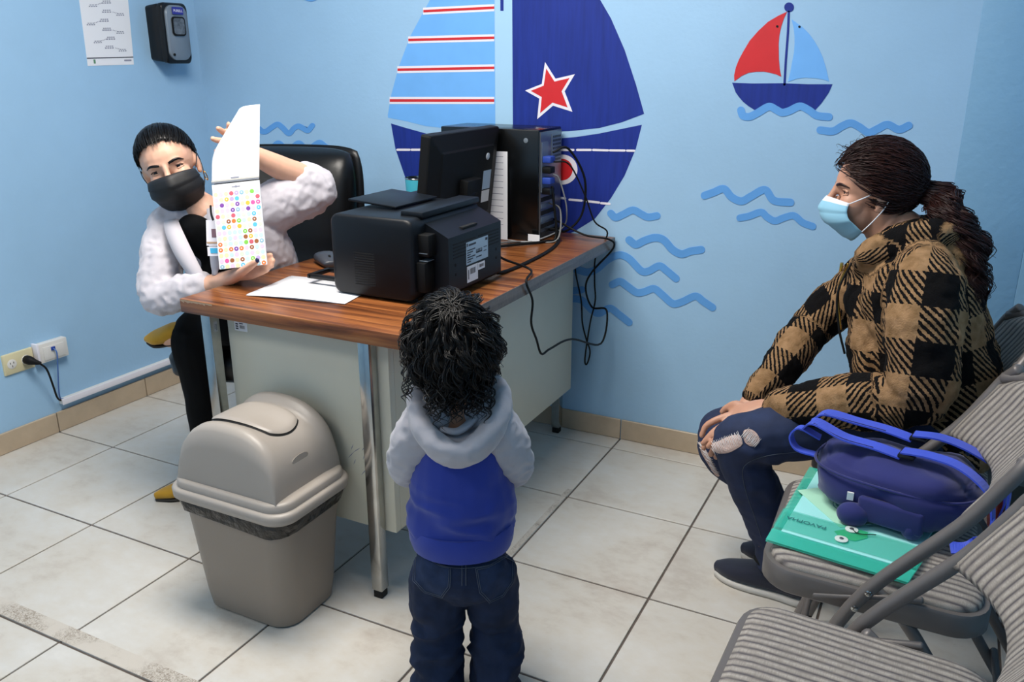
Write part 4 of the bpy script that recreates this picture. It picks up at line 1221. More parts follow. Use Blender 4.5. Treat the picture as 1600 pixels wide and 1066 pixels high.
def shoe(parent, heel, toe, mat, sole_mat, L=.25, w=.043, h=.075, point=.6, z0=0., sole=.018, name='shoe', up=(0, 0, 1)):
    heel, toe = np.asarray(heel, float), np.asarray(toe, float)
    d = toe - heel; d /= np.linalg.norm(d)
    s = np.cross(up, d); s /= np.linalg.norm(s); u = np.cross(d, s)
    P = lambda x, y, z: heel + d * x * L + s * y + u * z
    prof = [(.02, .7, .8), (.12, .9, .98), (.3, .86, 1.), (.45, .92, .86), (.6, 1., .68), (.78, 1. - .12 * point, .52), (.9, .85 - .4 * point, .44), (.99, .5 - .38 * point, .34)]
    secs = [tuple(P(x, 0, sole * .6 + h * hh / 2)) + (w * ww, h * hh / 2) for x, ww, hh in prof]
    v, f = loft_geo(secs, 16, u, 4, True, 2.5)
    o = obj(name, v, f, mat, parent, True)
    secs = [tuple(P(x, 0, sole / 2)) + (w * ww * 1.06, sole / 2) for x, ww, hh in prof]
    v, f = loft_geo(secs, 16, u, 4, True, 5)
    obj('sole', v, f, sole_mat, o, True)
    return o
def hand(b, W_, d, n, thumb_side, curl=(.25, .3, .35, .4), s=1., spread=.06, thumb=(.55, .75, -.25), flen=(.072, .08, .075, .06)):
    """palm and five fingers: W_ wrist, d towards the fingers, n out of the back of the hand, thumb_side towards the thumb."""
    W_, d, n, q = [np.asarray(a, float) for a in (W_, d, n, thumb_side)]
    d /= np.linalg.norm(d); q = q - d * (q @ d); q /= np.linalg.norm(q); n = np.cross(d, q) * (1 if np.cross(d, q) @ n > 0 else -1)
    b.loft([tuple(W_ - d * .03 * s) + (.026 * s, .021 * s), tuple(W_ + d * .01 * s) + (.028 * s, .019 * s), tuple(W_ + d * .05 * s) + (.037 * s, .0155 * s), tuple(W_ + d * .082 * s) + (.037 * s, .0125 * s)], n, 14, 4, 2.6)
    tips = []
    for k, off in enumerate((.0285, .0098, -.0095, -.028)):
        p = W_ + d * (.078 - .004 * abs(k - 1)) * s + q * off * s
        dirv = d + q * spread * (1.5 - k); dirv /= np.linalg.norm(dirv)
        pts = [tuple(p - dirv * .012 * s) + (.0092 * s,)]
        a = 0.
        L = flen[k] * s
        for j, fr in enumerate((.45, .32, .23)):
            a += curl[k] * (.8, 1.15, .9)[j]
            st = dirv * math.cos(a) - n * math.sin(a)
            p = p + st * L * fr
            pts.append(tuple(p) + ((.0086, .0078, .0066)[j] * s,))
        b.loft(pts, q, 9, 3); tips.append((p, st))
    p = W_ + d * .022 * s + q * .024 * s
    tv = d * thumb[0] + q * thumb[1] + n * thumb[2]; tv /= np.linalg.norm(tv)
    tv2 = tv + d * .45; tv2 /= np.linalg.norm(tv2)
    b.loft([tuple(p) + (.014 * s,), tuple(p + tv * .034 * s) + (.0115 * s,), tuple(p + tv * .034 * s + tv2 * .03 * s) + (.0092 * s,), tuple(p + tv * .034 * s + tv2 * .052 * s) + (.0075 * s,)], n, 10, 3)
    tips.append((p + tv * .034 * s + tv2 * .055 * s, tv2))
    return tips
def mask(h, parent, mat, band, spread=62, loops=True, loop_mat=None):
    rnd = random.Random(3)
    NU, NV = 28, 22
    V = []
    for j in range(NV + 1):
        v = j / NV
        for i in range(NU + 1):
            sp_ = spread * (1 + .22 * v * v)
            th = math.radians(-sp_ + 2 * sp_ * i / NU)
            e = abs(th) / math.radians(sp_)
            z = (-.009 - .012 * e ** 2) * (1 - v) + (-.121 + .03 * e ** 2) * v
            rx = .084 + .012 * math.sin(math.pi * min(1, v * 1.3)) - .056 * (max(0, v - .4) / .6) ** 2
            ry = .074 + .004 * math.sin(math.pi * v) - .012 * max(0, v - .6) / .4
            nose_ = .012 * math.exp(-(th / .26) ** 2) * math.exp(-((v - .2) / .28) ** 2)
            pl = .0042 * ((v * 3.2) % 1.0) * (1 - .4 * e)
            V.append(h.p(.018 + (rx + nose_ + pl) * math.cos(th), (ry + pl) * math.sin(th), z))
    Fc = [(j * (NU + 1) + i, j * (NU + 1) + i + 1, (j + 1) * (NU + 1) + i + 1, (j + 1) * (NU + 1) + i) for j in range(NV) for i in range(NU)]
    o = obj('face_mask', V, Fc, [mat, band], parent, True)
    for p_ in o.data.polygons:
        if p_.index < NU * 2: p_.material_index = 1
    md = o.modifiers.new('thickness', 'SOLIDIFY'); md.thickness = .0016; md.offset = -1
    tube('mask_edge', [V[i] for i in range(0, NU + 1, 2)], .0016, band, o, 2, 6)
    for i_, s in ((0, -1), (NU, 1)):
        a, b_ = V[i_], V[NV * (NU + 1) + i_]
        e1, e2 = h.p(-.012, s * .083, .012), h.p(-.016, s * .081, -.035)
        tube('ear_loop', [a, (a + e1) / 2 + h.v(0, s * .003, .001), e1, h.p(-.03, s * .082, -.008)], .0014, loop_mat or band, o, 5, 6)
        tube('ear_loop', [b_, (b_ + e2) / 2 + h.v(0, s * .004, -.001), e2, h.p(-.03, s * .082, -.008)], .0014, loop_mat or band, o, 5, 6)
    return o
def scalp(h, z, k, seg=28, rings=20, off=.007, c=-.0115, low=-.2):
    """skull cap over the hair area; returns verts, faces"""
    v, f = ell_geo((0, 0, 0), (.096 + off, .075 + off, .085 + off), None, seg, rings)
    keep = [(p[2] + .03) - k * (p[0] - .012) + c > 0 and p[2] > low for p in v]
    f = [q for q in f if all(keep[i] for i in q)]
    return [h.p(p[0] - .012, p[1], p[2] + .03) for p in v], f
def slerp(a, b, t):
    a, b = a / np.linalg.norm(a), b / np.linalg.norm(b)
    w = math.acos(max(-1, min(1, a @ b)))
    if w < 1e-4: return a
    return (math.sin((1 - t) * w) * a + math.sin(t * w) * b) / math.sin(w)

m_skin1 = M('skin_fair', '#d9a98f', .5, var=.06, vscale=30, sss=.12)
m_skin2 = M('skin_tan', '#c08f76', .5, var=.06, vscale=30, sss=.1)
m_skin3 = M('skin_child', '#b07f63', .5, var=.06, vscale=30, sss=.1)
def mat_hair(name, col, rough=.32):
    m = M(name, col, rough, var=.35, vscale=60, spec=.28)
    return m
m_hair1 = mat_hair('hair_black', '#0c0b0e')
m_hair2 = mat_hair('hair_dark_brown', '#2b1512', .42)
m_hair3 = mat_hair('hair_soft_black', '#120f0e', .38)
m_denim = M('denim_dark', '#1d2a4a', .85, var=.25, vscale=18, bump=.4, bscale=900, bdist=.0006, sheen=0)
m_denimk = M('denim_child', '#1b2740', .85, var=.3, vscale=22, bump=.4, bscale=900, bdist=.0006, sheen=0, spec=.25)
m_thread = M('jeans_thread', '#4d5563', .8)
m_faded = M('denim_faded', '#27344f', .9, var=.3, vscale=26, bump=.4, bscale=900, bdist=.0006, spec=.2)
m_blackcloth = M('black_cloth', '#08090b', .9, bump=.3, bscale=900, bdist=.0006, spec=.15)
m_blazer = mat_cloth('white_blazer_cloth', '#c3bec5', .8, 700, .15, .03)
m_grey = mat_cloth('grey_marl', '#a9a7ae', .9, 500, .4, .08)
m_royal = mat_cloth('royal_blue_fleece', '#1c3390', .9, 500, .3, .08)
m_suede = mat_cloth('mustard_suede', '#b98a1d', .9, 400, .3, .15)
m_navyknit = mat_cloth('navy_knit', '#161c30', .85, 500, .5)
m_sole = M('white_sole', '#c9c6c0', .6)
m_sole_d = M('dark_sole', '#1b1712', .6)
def mat_plaid():
    m = bpy.data.materials.new('buffalo_plaid_fleece'); m.use_nodes = True; t = NT(m)
    at = t.n('ShaderNodeAttribute'); at.attribute_name = 'plaid'
    sx = t.n('ShaderNodeSeparateXYZ')
    nz = t.n('ShaderNodeTexNoise'); nz.inputs['Scale'].default_value = 120; nz.inputs['Detail'].default_value = 2
    wob = t.n('ShaderNodeVectorMath', operation='SCALE'); t.l(nz.outputs['Color'], wob.inputs[0]); wob.inputs['Scale'].default_value = .006
    add = t.n('ShaderNodeVectorMath', operation='ADD'); t.l(at.outputs['Vector'], add.inputs[0]); t.l(wob.outputs[0], add.inputs[1])
    t.l(add.outputs[0], sx.inputs[0])
    u, v = sx.outputs[0], sx.outputs[1]
    c = .072
    bu = t.math('GREATER_THAN', t.math('FRACT', t.math('DIVIDE', u, 2 * c)), .5)
    bv = t.math('GREATER_THAN', t.math('FRACT', t.math('DIVIDE', v, 2 * c)), .5)
    st = t.math('GREATER_THAN', t.math('FRACT', t.math('DIVIDE', t.math('ADD', u, v), .0165)), .5)
    both = t.math('MULTIPLY', bu, bv)
    any_ = t.math('MAXIMUM', bu, bv)
    blk = t.math('MAXIMUM', both, t.math('MULTIPLY', any_, st))
    tan = t.ramp(t.noise(t.coord(), 40, 3), [(.3, lin('#7f6243')), (.7, lin('#a48260'))])
    t.l(t.mix(blk, tan, lin('#0d0c0d')), t.bsdf.inputs['Base Color'])
    t.bsdf.inputs['Roughness'].default_value = .95
    t.bsdf.inputs['Specular IOR Level'].default_value = .15
    t.bump(t.noise(t.coord(), 260, 3, .7), .7, .004)
    return m
m_plaid = mat_plaid()
def plaid_uv(o, bones):
    """bones: (p0, p1, radius for the wrap, u0, v0, reference direction); each vertex takes the chart of its nearest bone"""
    me = o.data; n = len(me.vertices)
    co = np.empty(n * 3); me.vertices.foreach_get('co', co); co = co.reshape(-1, 3)
    best = np.full(n, 1e9); uv = np.zeros((n, 3))
    for p0, p1, r, u0, v0, ref in bones:
        p0, p1, ref = [np.asarray(a, float) for a in (p0, p1, ref)]
        d = p1 - p0; L = np.linalg.norm(d); d = d / L
        t = (co - p0) @ d; tc = np.clip(t, 0, L)
        q = co - p0 - tc[:, None] * d
        dist = np.linalg.norm(q, axis=1) / r
        a = ref - d * (ref @ d); a /= np.linalg.norm(a); b = np.cross(d, a)
        q2 = co - p0 - t[:, None] * d
        ang = np.arctan2(q2 @ b, q2 @ a)
        m_ = dist < best
        best[m_] = dist[m_]
        uv[m_, 0] = u0 + t[m_]; uv[m_, 1] = v0 + ang[m_] * r
    at = me.attributes.new('plaid', 'FLOAT_VECTOR', 'POINT')
    at.data.foreach_set('vector', uv.ravel())
# ---------------------------------------------------------------- woman in the plaid jacket, seated on the far chair
A = np.array
t = thing('person', (2.9, -.1, 0), 'woman in tan and black plaid jacket, ripped jeans and blue mask, seated', 'person')
hd2 = Head((2.782, -.068, 1.026), frame((-.965, -.2, -.06), (0, 0, 1), .02), .93)
neck, chest, hip = A((2.865, -.08, .93)), A((2.90, -.09, .82)), A((2.97, -.10, .50))
lsh, lel, lwr = A((2.925, -.265, .862)), A((2.925, -.325, .635)), A((2.645, -.255, .522))
rsh, rel, rwr = A((2.86, .085, .862)), A((2.68, .07, .66)), A((2.585, -.11, .525))
kn, an = A((2.585, -.305, .455)), A((2.672, -.235, .1))
kf, af = A((2.512, -.17, .405)), A((2.69, -.1, .1))
b = Blob(); hd2.add(b)
b.loft([tuple(hd2.p(-.025, 0, -.04)) + (.05, .052), tuple(hd2.p(-.04, 0, -.1)) + (.047, .05), tuple(neck) + (.06, .06), tuple(chest) + (.13, .09), (2.94, -.1, .65, .12, .09), tuple(hip) + (.14, .1)], (-1, 0, 0))
for s_, e_, w_ in ((lsh, lel, lwr), (rsh, rel, rwr)): b.loft([tuple(s_) + (.04,), tuple(e_) + (.033,), tuple(w_) + (.025,)])
for side, k_, a_ in ((-1, kn, an), (1, kf, af)): b.loft([tuple(hip + A((0, side * .07, -.01))) + (.05,), tuple(k_) + (.042,), tuple(a_) + (.026,), tuple(a_ + A((-.05, .01, -.055))) + (.022, .018)])
# clasped hands over the knee
hp = lambda x, y, dep: tuple(onD(x, y, dep))
b.loft([tuple(lwr + A((.05, 0, .012))) + (.028, .024), hp(1188, 640, 2.075) + (.029, .021), hp(1160, 648, 2.09) + (.037, .018), hp(1142, 660, 2.095) + (.036, .015)], (0, -.3, 1), 14, 4, 2.5)
for pts in ([(1143, 648, 2.1), (1120, 656, 2.105), (1103, 666, 2.115), (1096, 682, 2.12)],
            [(1142, 658, 2.085), (1118, 673, 2.085), (1104, 687, 2.09), (1098, 694, 2.095)],
            [(1144, 665, 2.07), (1126, 680, 2.065), (1112, 692, 2.07), (1106, 699, 2.075)],
            [(1150, 672, 2.06), (1138, 685, 2.05), (1128, 697, 2.05), (1124, 703, 2.055)]):
    b.loft([hp(*q_) + (r_,) for q_, r_ in zip(pts, (.0098, .0092, .0083, .007))], (0, -1, .3), 9, 3)
b.loft([hp(1170, 640, 2.1) + (.013,), hp(1150, 632, 2.12) + (.011,), hp(1135, 638, 2.14) + (.0095,), hp(1128, 645, 2.15) + (.008,)], (0, -1, 0), 9, 3)
# the other hand, underneath
b.loft([tuple(rwr) + (.027, .02), hp(1150, 668, 2.15) + (.034, .016), hp(1128, 680, 2.15) + (.034, .014)], (0, -.3, 1), 12, 4, 2.5)
for pts in ([(1128, 684, 2.12), (1116, 700, 2.11), (1110, 712, 2.11)], [(1136, 690, 2.09), (1124, 706, 2.085), (1118, 716, 2.09)], [(1120, 674, 2.16), (1104, 690, 2.15), (1099, 702, 2.15)]):
    b.loft([hp(*q_) + (r_,) for q_, r_ in zip(pts, (.0095, .0088, .0072))], (0, -1, .3), 9, 3)
body2 = b.build('body', m_skin2, t, .004, 3, hd2.sculpt())
hd2.face(body2, t, m_skin2, m_hair2, '#2a1c14', .5)
# jacket
b = Blob()
b.loft([(3.0, -.1, .455, .185, .14), (2.985, -.1, .54, .19, .145), (2.955, -.1, .66, .175, .14), (2.92, -.095, .77, .185, .135), (2.90, -.09, .85, .175, .12), (2.885, -.085, .905, .11, .1), (2.88, -.083, .925, .085, .085)], (-1, 0, 0), 20)
b.loft([tuple(lsh + A((-.01, .06, .03))) + (.06,), tuple(lsh) + (.075,), tuple((lsh + lel) / 2 + A((.01, -.02, 0))) + (.078,), tuple(lel + A((.012, -.005, -.005))) + (.068,), tuple(lel * .55 + lwr * .45 + A((0, 0, -.004))) + (.062,), tuple(lel * .1 + lwr * .9) + (.048,), tuple(lwr + A((-.008, 0, -.003))) + (.04,)])
b.loft([tuple(rsh + A((0, -.05, .03))) + (.06,), tuple(rsh) + (.072,), tuple((rsh + rel) / 2) + (.07,), tuple(rel) + (.062,), tuple(rel * .5 + rwr * .5) + (.056,), tuple(rwr + A((.02, .02, .02))) + (.046,), tuple(rwr + A((.008, .005, .006))) + (.041,), tuple(rwr + (onD(1150, 668, 2.15) - rwr) * .35) + (.036,)])
# hood lying behind the neck, collar edges down the front
b.loft([(2.775, -.10, .845, .02, .025), (2.79, -.155, .885, .025, .03), (2.835, -.175, .925, .032, .032), (2.92, -.165, .945, .04, .036), (2.968, -.09, .945, .045, .045), (2.95, .01, .94, .04, .036), (2.86, .03, .925, .032, .03), (2.79, .0, .885, .025, .028), (2.775, -.05, .845, .02, .025)], (0, 0, 1), 14)
b.ell((2.965, -.09, .9), (.055, .1, .065))
b.loft([(2.79, -.09, .86, .04, .04), (2.80, -.09, .76, .09, .045), (2.83, -.1, .64, .13, .05), (2.86, -.1, .52, .14, .06)], (-1, 0, 0))
jk = b.build('plaid_jacket', m_plaid, t, .006, 5, chain(folds(.009, 9, (1, 1, 1.3), 3.), folds(.005, 22, (1, 1, 1), 9.), folds(.002, 90)))
torso_ref = (0, -1, 0)
plaid_uv(jk, [((2.99, -.1, .44), (2.90, -.09, .94), .17, .02, .035, torso_ref), (lsh + A((0, .02, .04)), lel, .085, .05, .02, (-.3, -1, 0)), (lel, lwr, .065, .03, .03, (0, -1, .4)), (rsh, rel, .075, .02, .06, (-.5, -1, 0)), (rel, rwr, .06, .06, .02, (0, -1, .4)), ((2.80, -.17, .90), (2.95, -.16, .95), .06, .03, .05, (0, -1, 1)), ((2.98, -.13, .95), (2.96, .0, .95), .06, .0, .02, (1, 0, .5))])
tube('zipper', [(2.752, -.115, .86), (2.738, -.115, .79), (2.755, -.12, .7)], .003, m_gold, t, 5, 6)
tube('drawstring', [(2.762, -.15, .87), (2.742, -.165, .8), (2.755, -.175, .72), (2.775, -.18, .66)], .003, m_blackmat, t, 6, 6)
box('zip_pull', (2.735, -.125, .842), (2.742, -.112, .862), m_gold, t, .001)
# inner black top at the neck
b = Blob(); b.loft([(2.80, -.085, .835, .05, .03), (2.815, -.085, .88, .05, .028), (2.835, -.083, .905, .056, .03)], (-1, 0, 0)); b.build('black_top', m_blackcloth, t, .006, 3)
# jeans
b = Blob()
b.loft([tuple(hip + A((.05, -.06, -.0))) + (.09,), tuple(hip + A((-.04, -.115, .005))) + (.1, .1), tuple(hip * .5 + kn * .5 + A((0, 0, .012))) + (.085,), tuple(kn + A((.035, 0, .005))) + (.068,), tuple(kn + A((-.008, 0, -.012))) + (.066,), tuple(kn + A((.005, .01, -.075))) + (.06,), tuple(kn * .5 + an * .5) + (.057,), tuple(an + A((0, 0, .02))) + (.042,), tuple(an + A((0, 0, -.02))) + (.04,)], (0, 1, 0))
b.loft([tuple(hip + A((.05, .05, -.0))) + (.09,), tuple(hip + A((-.04, .09, -.005))) + (.09, .085), tuple(hip * .5 + kf * .5 + A((0, 0, .0))) + (.075,), tuple(kf + A((.035, 0, .005))) + (.066,), tuple(kf + A((-.008, 0, -.012))) + (.064,), tuple(kf + A((.005, 0, -.075))) + (.058,), tuple(kf * .5 + af * .5) + (.053,), tuple(af) + (.042,)], (0, 1, 0))
b.ell(hip + A((.02, 0, -.0)), (.14, .19, .1))
jn = b.build('ripped_jeans', m_denim, t, .006, 4, chain(folds(.004, 16, (1, 1, 1.4), 1.), folds(.005, 12, (1, 1, 1), 6., True, lambda p: math.exp(-((p[0] - 2.64) / .05) ** 2) * (1 if p[2] < .46 else 0))))
bv = BVHTree.FromPolygons([v.co for v in jn.data.vertices], [tuple(p.vertices) for p in jn.data.polygons])
def on_jeans(x, y, off=.0015):
    d = Vector(ray(x, y)).normalized(); h_ = bv.ray_cast(Vector(CAM), d)
    return None if h_[0] is None else A(h_[0] + h_[1] * off)
def patch(name, outline, mat, off=.0015, sub=10):
    c = np.mean(A(outline, float), 0)
    V, Fc = [], []
    out = catmull([A(o, float) for o in outline], 4, True)
    n = len(out)
    for k in range(sub + 1):
        for o_ in out:
            q_ = c + (o_ - c) * k / sub
            p_ = on_jeans(q_[0], q_[1], off + .0015 * math.sin(k / sub * math.pi))
            V.append(p_ if p_ is not None else (V[-1] if V else onD(c[0], c[1], 2.05)))
    for k in range(sub):
        for j in range(n): Fc.append((k * n + j, k * n + (j + 1) % n, (k + 1) * n + (j + 1) % n, (k + 1) * n + j))
    return obj(name, V, Fc, mat, t, True)
m_rip = M('torn_lining', '#c3a79d', .9, var=.22, vscale=90, bump=.8, bscale=160, bdist=.003, stretch=(.4, .4, 2.5))
patch('knee_rip', [(1108, 696), (1122, 690), (1140, 682), (1156, 680), (1160, 694), (1150, 702), (1136, 708), (1120, 707)], m_rip)
patch('knee_rip', [(1162, 674), (1172, 671), (1182, 677), (1187, 688), (1182, 696), (1172, 697), (1163, 689)], m_rip)
patch('shin_rip', [(1094, 690), (1102, 700), (1112, 720), (1124, 742), (1118, 742), (1106, 724), (1096, 706)], m_rip)
m_fray = M('frayed_threads', '#d8d3d4', .9)
rnd_ = random.Random(7)
def threads(x0, y0, x1, y1, n, dx, dy):
    paths_ = []
    for k in range(n):
        cx_, cy_ = x0 + (x1 - x0) * k / (n - 1), y0 + (y1 - y0) * k / (n - 1)
        s0, s1 = rnd_.uniform(.7, 1.1), rnd_.uniform(.7, 1.1)
        P = [on_jeans(cx_ + dx * q_ * (s0 if q_ < 0 else s1) + rnd_.uniform(-.6, .6), cy_ + dy * q_ + rnd_.uniform(-.6, .6), .0035) for q_ in (-1, -.5, 0, .5, 1)]
        P = [p_ for p_ in P if p_ is not None]
        if len(P) > 2: paths_.append((P, .0011))
    if paths_: tubes_mesh('frayed_threads', paths_, m_fray, t, 4)['kind'] = 'stuff'
threads(1112, 702, 1158, 684, 22, 5, 10); threads(1164, 676, 1184, 692, 12, 6, -7); threads(1097, 694, 1120, 738, 16, 7, 4)
def stitch(pts, nm='seam_stitch'):
    P = []
    for q_ in catmull([A(p_, float) for p_ in pts], 6):
        w_ = on_jeans(q_[0], q_[1], .0008)
        if w_ is not None: P.append(w_)
    if len(P) > 3: tube(nm, P, .0009, m_thread, t, 1, 5)
stitch([(1300, 704), (1250, 706), (1200, 712), (1170, 722), (1160, 738), (1166, 770), (1180, 810), (1190, 840)])
shoe(t, (2.775, -.235, 0), (2.555, -.212, 0), m_navyknit, m_sole, .25, .042, .082, .25)
shoe(t, (2.82, -.1, 0), (2.61, -.09, 0), m_navyknit, m_sole, .25, .042, .082, .25)
tube('shoe_lace', [(2.655, -.262, .088), (2.63, -.24, .098), (2.65, -.205, .09)], .006, m_blackmat, t, 5, 7)
# mask
def mat_mask(name, top, low):
    m = M(name, low, .7, sheen=.1)
    return m
mask(hd2, t, mat_mask('mask_blue', '#cfe3ee', '#8cc0d8'), M('mask_white_edge', '#dfe3ea', .7), 60)
# hair: pulled back from the brow to a knot, long curly tail over the hood
random.seed(21)
v, f = scalp(hd2, 0, .82, 44, 34, off=.006, c=-.022)
o = obj('hair_cap', v, f, m_hair2, t, True); md = o.modifiers.new('thickness', 'SOLIDIFY'); md.thickness = .004; md.offset = -1
paths = []
K = A((-.96, 0, -.2))
for i in range(2600):
    while True:
        d = A([random.gauss(0, 1) for _ in range(3)]); d /= np.linalg.norm(d)
        p_ = d * A((.1, .08, .09))
        if (p_[2] + .03) - .75 * (p_[0] - .012) + .002 > 0 or (abs(d[1]) > .75 and d[0] < .35 and p_[2] > -.065 and d[0] > -.4): break
    kk = K + A((0, random.uniform(-.25, .25), random.uniform(-.3, .2)))
    n_ = 9; lift = random.uniform(.005, .016); ph = random.uniform(0, 6.28); wv = random.uniform(.001, .004)
    span = random.uniform(.55, 1.)
    P = []
    for j in range(n_):
        s_ = slerp(d, kk, span * j / (n_ - 1))
        r_ = A((.098, .079, .09)) + lift + .004 * math.sin(j * .8 + ph)
        w_ = s_ * r_; w_[2] -= .006 * math.sin(j / (n_ - 1) * math.pi) * (1 if abs(s_[1]) > .6 else 0)
        P.append(hd2.p(w_[0] - .012, w_[1] + wv * math.sin(j * 1.7 + ph), w_[2] + .03))
    paths.append((P, random.uniform(.0009, .0017)))
for i in range(24):   # fly-away wisps at the brow and crown
    d = A((random.uniform(.1, .75), random.uniform(-.6, .6), random.uniform(.55, 1.))); d /= np.linalg.norm(d)
    P = []; ph = random.uniform(0, 6); L_ = random.uniform(.012, .03)
    for j in range(8):
        q_ = d * (A((.1, .08, .09)) + .006 + L_ * math.sin(j / 7 * 2.6)) + A((.02 * j / 7, 0, 0)) * (1 if i % 2 else -1)
        P.append(hd2.p(q_[0] - .012, q_[1] + .004 * math.sin(j + ph), q_[2] + .03))
    paths.append((P, .0007))
tubes_mesh('hair', paths, m_hair2, t, 4)
paths = []
kn0 = hd2.p(-.105, -.01, .0)
spine = catmull([kn0 + A((-.03, 0, .01)), kn0 + A((.03, -.005, .0)), A((2.95, -.11, .995)), A((2.995, -.125, .945)), A((3.012, -.14, .87)), A((3.018, -.145, .79)), A((3.022, -.145, .70))], 8)
for i in range(70):
    ph = random.uniform(0, 6.28); rr = random.uniform(.0, 1.) ** .6; cr2 = random.uniform(.009, .016); fq = random.choice((.75, .9, 1.05)) + random.uniform(-.04, .04)
    off = A((math.cos(ph), math.sin(ph), 0)) * rr
    end = random.uniform(.6, 1.); P = []
    m_ = int(len(spine) * end)
    for j in range(m_):
        wdt = .016 + .02 * min(1, j / 12) * (1 - .3 * j / len(spine))
        base = spine[j] + A((off[0] * wdt, off[1] * wdt * 1.5, off[0] * wdt * .6 if j < 14 else 0))
        w_ = cr2 * min(1, j / 9)
        P.append(base + A((math.cos(j * fq + ph) * w_, math.sin(j * fq + ph) * w_, 0)))
    paths += clump(P, 9, .0032, .0012, random)
tubes_mesh('ponytail', paths, m_hair2, t)
v, f = loft_geo([tuple(kn0 + A((.012 * math.cos(a), .02 * math.cos(a) * .3 - .01, .022 * math.sin(a)))) + (.004,) for a in np.linspace(0, 6.0, 14)], 8); obj('hair_tie', v, f, M('hair_tie_silver', '#8d8fb0', .3), t, True)

# ---------------------------------------------------------------- woman at the desk, leaning round with the sticker pad
t = thing('person', (1.0, -.35, 0), 'woman in white blazer and black mask leaning from behind the desk, holding stickers', 'person')
camdir = CAM - A((.97, -.495, 1.03)); camdir /= np.linalg.norm(camdir)
fwd = A((camdir[0] - .16, camdir[1] - .02, .02))
hd1 = Head((.977, -.50, 1.033), frame(fwd, (0, 0, 1), 0), .97)
# tilt the head towards her right (image left)
def rot_about(R, ax, ang):
    c, s = math.cos(ang), math.sin(ang); x, y, z = ax / np.linalg.norm(ax)
    Q_ = A([[c + x * x * (1 - c), x * y * (1 - c) - z * s, x * z * (1 - c) + y * s], [y * x * (1 - c) + z * s, c + y * y * (1 - c), y * z * (1 - c) - x * s], [z * x * (1 - c) - y * s, z * y * (1 - c) + x * s, c + z * z * (1 - c)]])
    return Q_ @ R
hd1.R = rot_about(hd1.R, hd1.R[:, 0], math.radians(17))
hd1.R = rot_about(hd1.R, hd1.R[:, 1], math.radians(4))
neck, chest, hip = A((1.05, -.455, .90)), A((1.08, -.39, .78)), A((1.05, -.235, .53))
fw1 = A((.25, -.95, .1))
rsh, rel, rwr = A((.955, -.505, .862)), A((1.015, -.625, .69)), onD(338, 440, 2.32)
lsh = A((1.185, -.37, .905)); lel = onD(495, 290, 2.5); lwr = onD(392, 240, 2.36)
kn, an = A((1.005, -.50, .55)), A((.968, -.475, .1))
b = Blob(); hd1.add(b)
b.loft([tuple(hd1.p(-.025, 0, -.04)) + (.05, .052), tuple(hd1.p(-.035, 0, -.1)) + (.047, .05), tuple(neck) + (.055, .055), tuple(chest + A((0, 0, .04))) + (.12, .08), tuple(chest) + (.12, .085), tuple(hip) + (.13, .1)], fw1)
b.loft([tuple(rsh) + (.04,), tuple(rel) + (.034,), tuple(rwr) + (.026, .022)])
b.loft([tuple(lsh) + (.042,), tuple(lel) + (.038,), tuple(lel * .5 + lwr * .5) + (.036,), tuple(lwr) + (.025,)])
b.loft([tuple(hip + A((-.06, -.03, 0))) + (.065,), tuple(kn) + (.045,), tuple(an) + (.026,), (.935, -.515, .036, .02)])
b.loft([tuple(hip + A((.07, -.03, 0))) + (.065,), (1.16, -.50, .6, .05), (1.06, -.49, .57, .04), tuple(onD(262, 528, 2.52)) + (.03,)])
# right hand: thumb over the pad, fingers behind it
b.loft([tuple(rwr) + (.026, .021), hp(365, 432, 2.28) + (.032, .018), hp(380, 424, 2.26) + (.034, .016)], (0, -.3, 1), 12, 4, 2.5)
b.loft([hp(368, 432, 2.25) + (.014,), hp(384, 421, 2.205) + (.0115,), hp(396, 412, 2.185) + (.0098,), hp(401, 408, 2.18) + (.008,)], (0, 0, 1), 10, 3)
for dy, dx in ((-8, 0), (1, 4), (9, 2), (16, -6)):
    b.loft([hp(378, 424 + dy * .6, 2.262) + (.0098,), hp(398 + dx, 416 + dy, 2.255) + (.0092,), hp(414 + dx, 410 + dy, 2.25) + (.0084,), hp(424 + dx, 406 + dy, 2.245) + (.007,)], (0, 0, 1), 9, 3)
# left hand behind the top of the pad, fingertips round its left edge
b.loft([tuple(lwr) + (.026, .021), hp(375, 225, 2.33) + (.035, .017), hp(360, 215, 2.32) + (.036, .015)], (0, -.5, .6), 12, 4, 2.5)
for pts in ([(362, 222, 2.31), (348, 220, 2.3), (338, 219, 2.285), (331, 216, 2.275)], [(360, 212, 2.315), (350, 207, 2.305), (344, 203, 2.29), (340, 200, 2.28)], [(364, 232, 2.31), (350, 234, 2.295), (342, 236, 2.285), (337, 236, 2.275)], [(364, 206, 2.32), (360, 200, 2.31), (358, 196, 2.3), (357, 193, 2.295)]):
    b.loft([hp(*q_) + (r_,) for q_, r_ in zip(pts, (.0098, .0092, .0084, .007))], (0, 0, 1), 9, 3)
body1 = b.build('body', m_skin1, t, .004, 3, hd1.sculpt())
hd1.face(body1, t, m_skin1, m_hair1, '#17110e', .6)
v, f = ell_geo(hp(402, 407, 2.168), (.0065, .004, .0065)); obj('thumb_nail', v, f, M('nail_navy', '#252a55', .2), t, True)
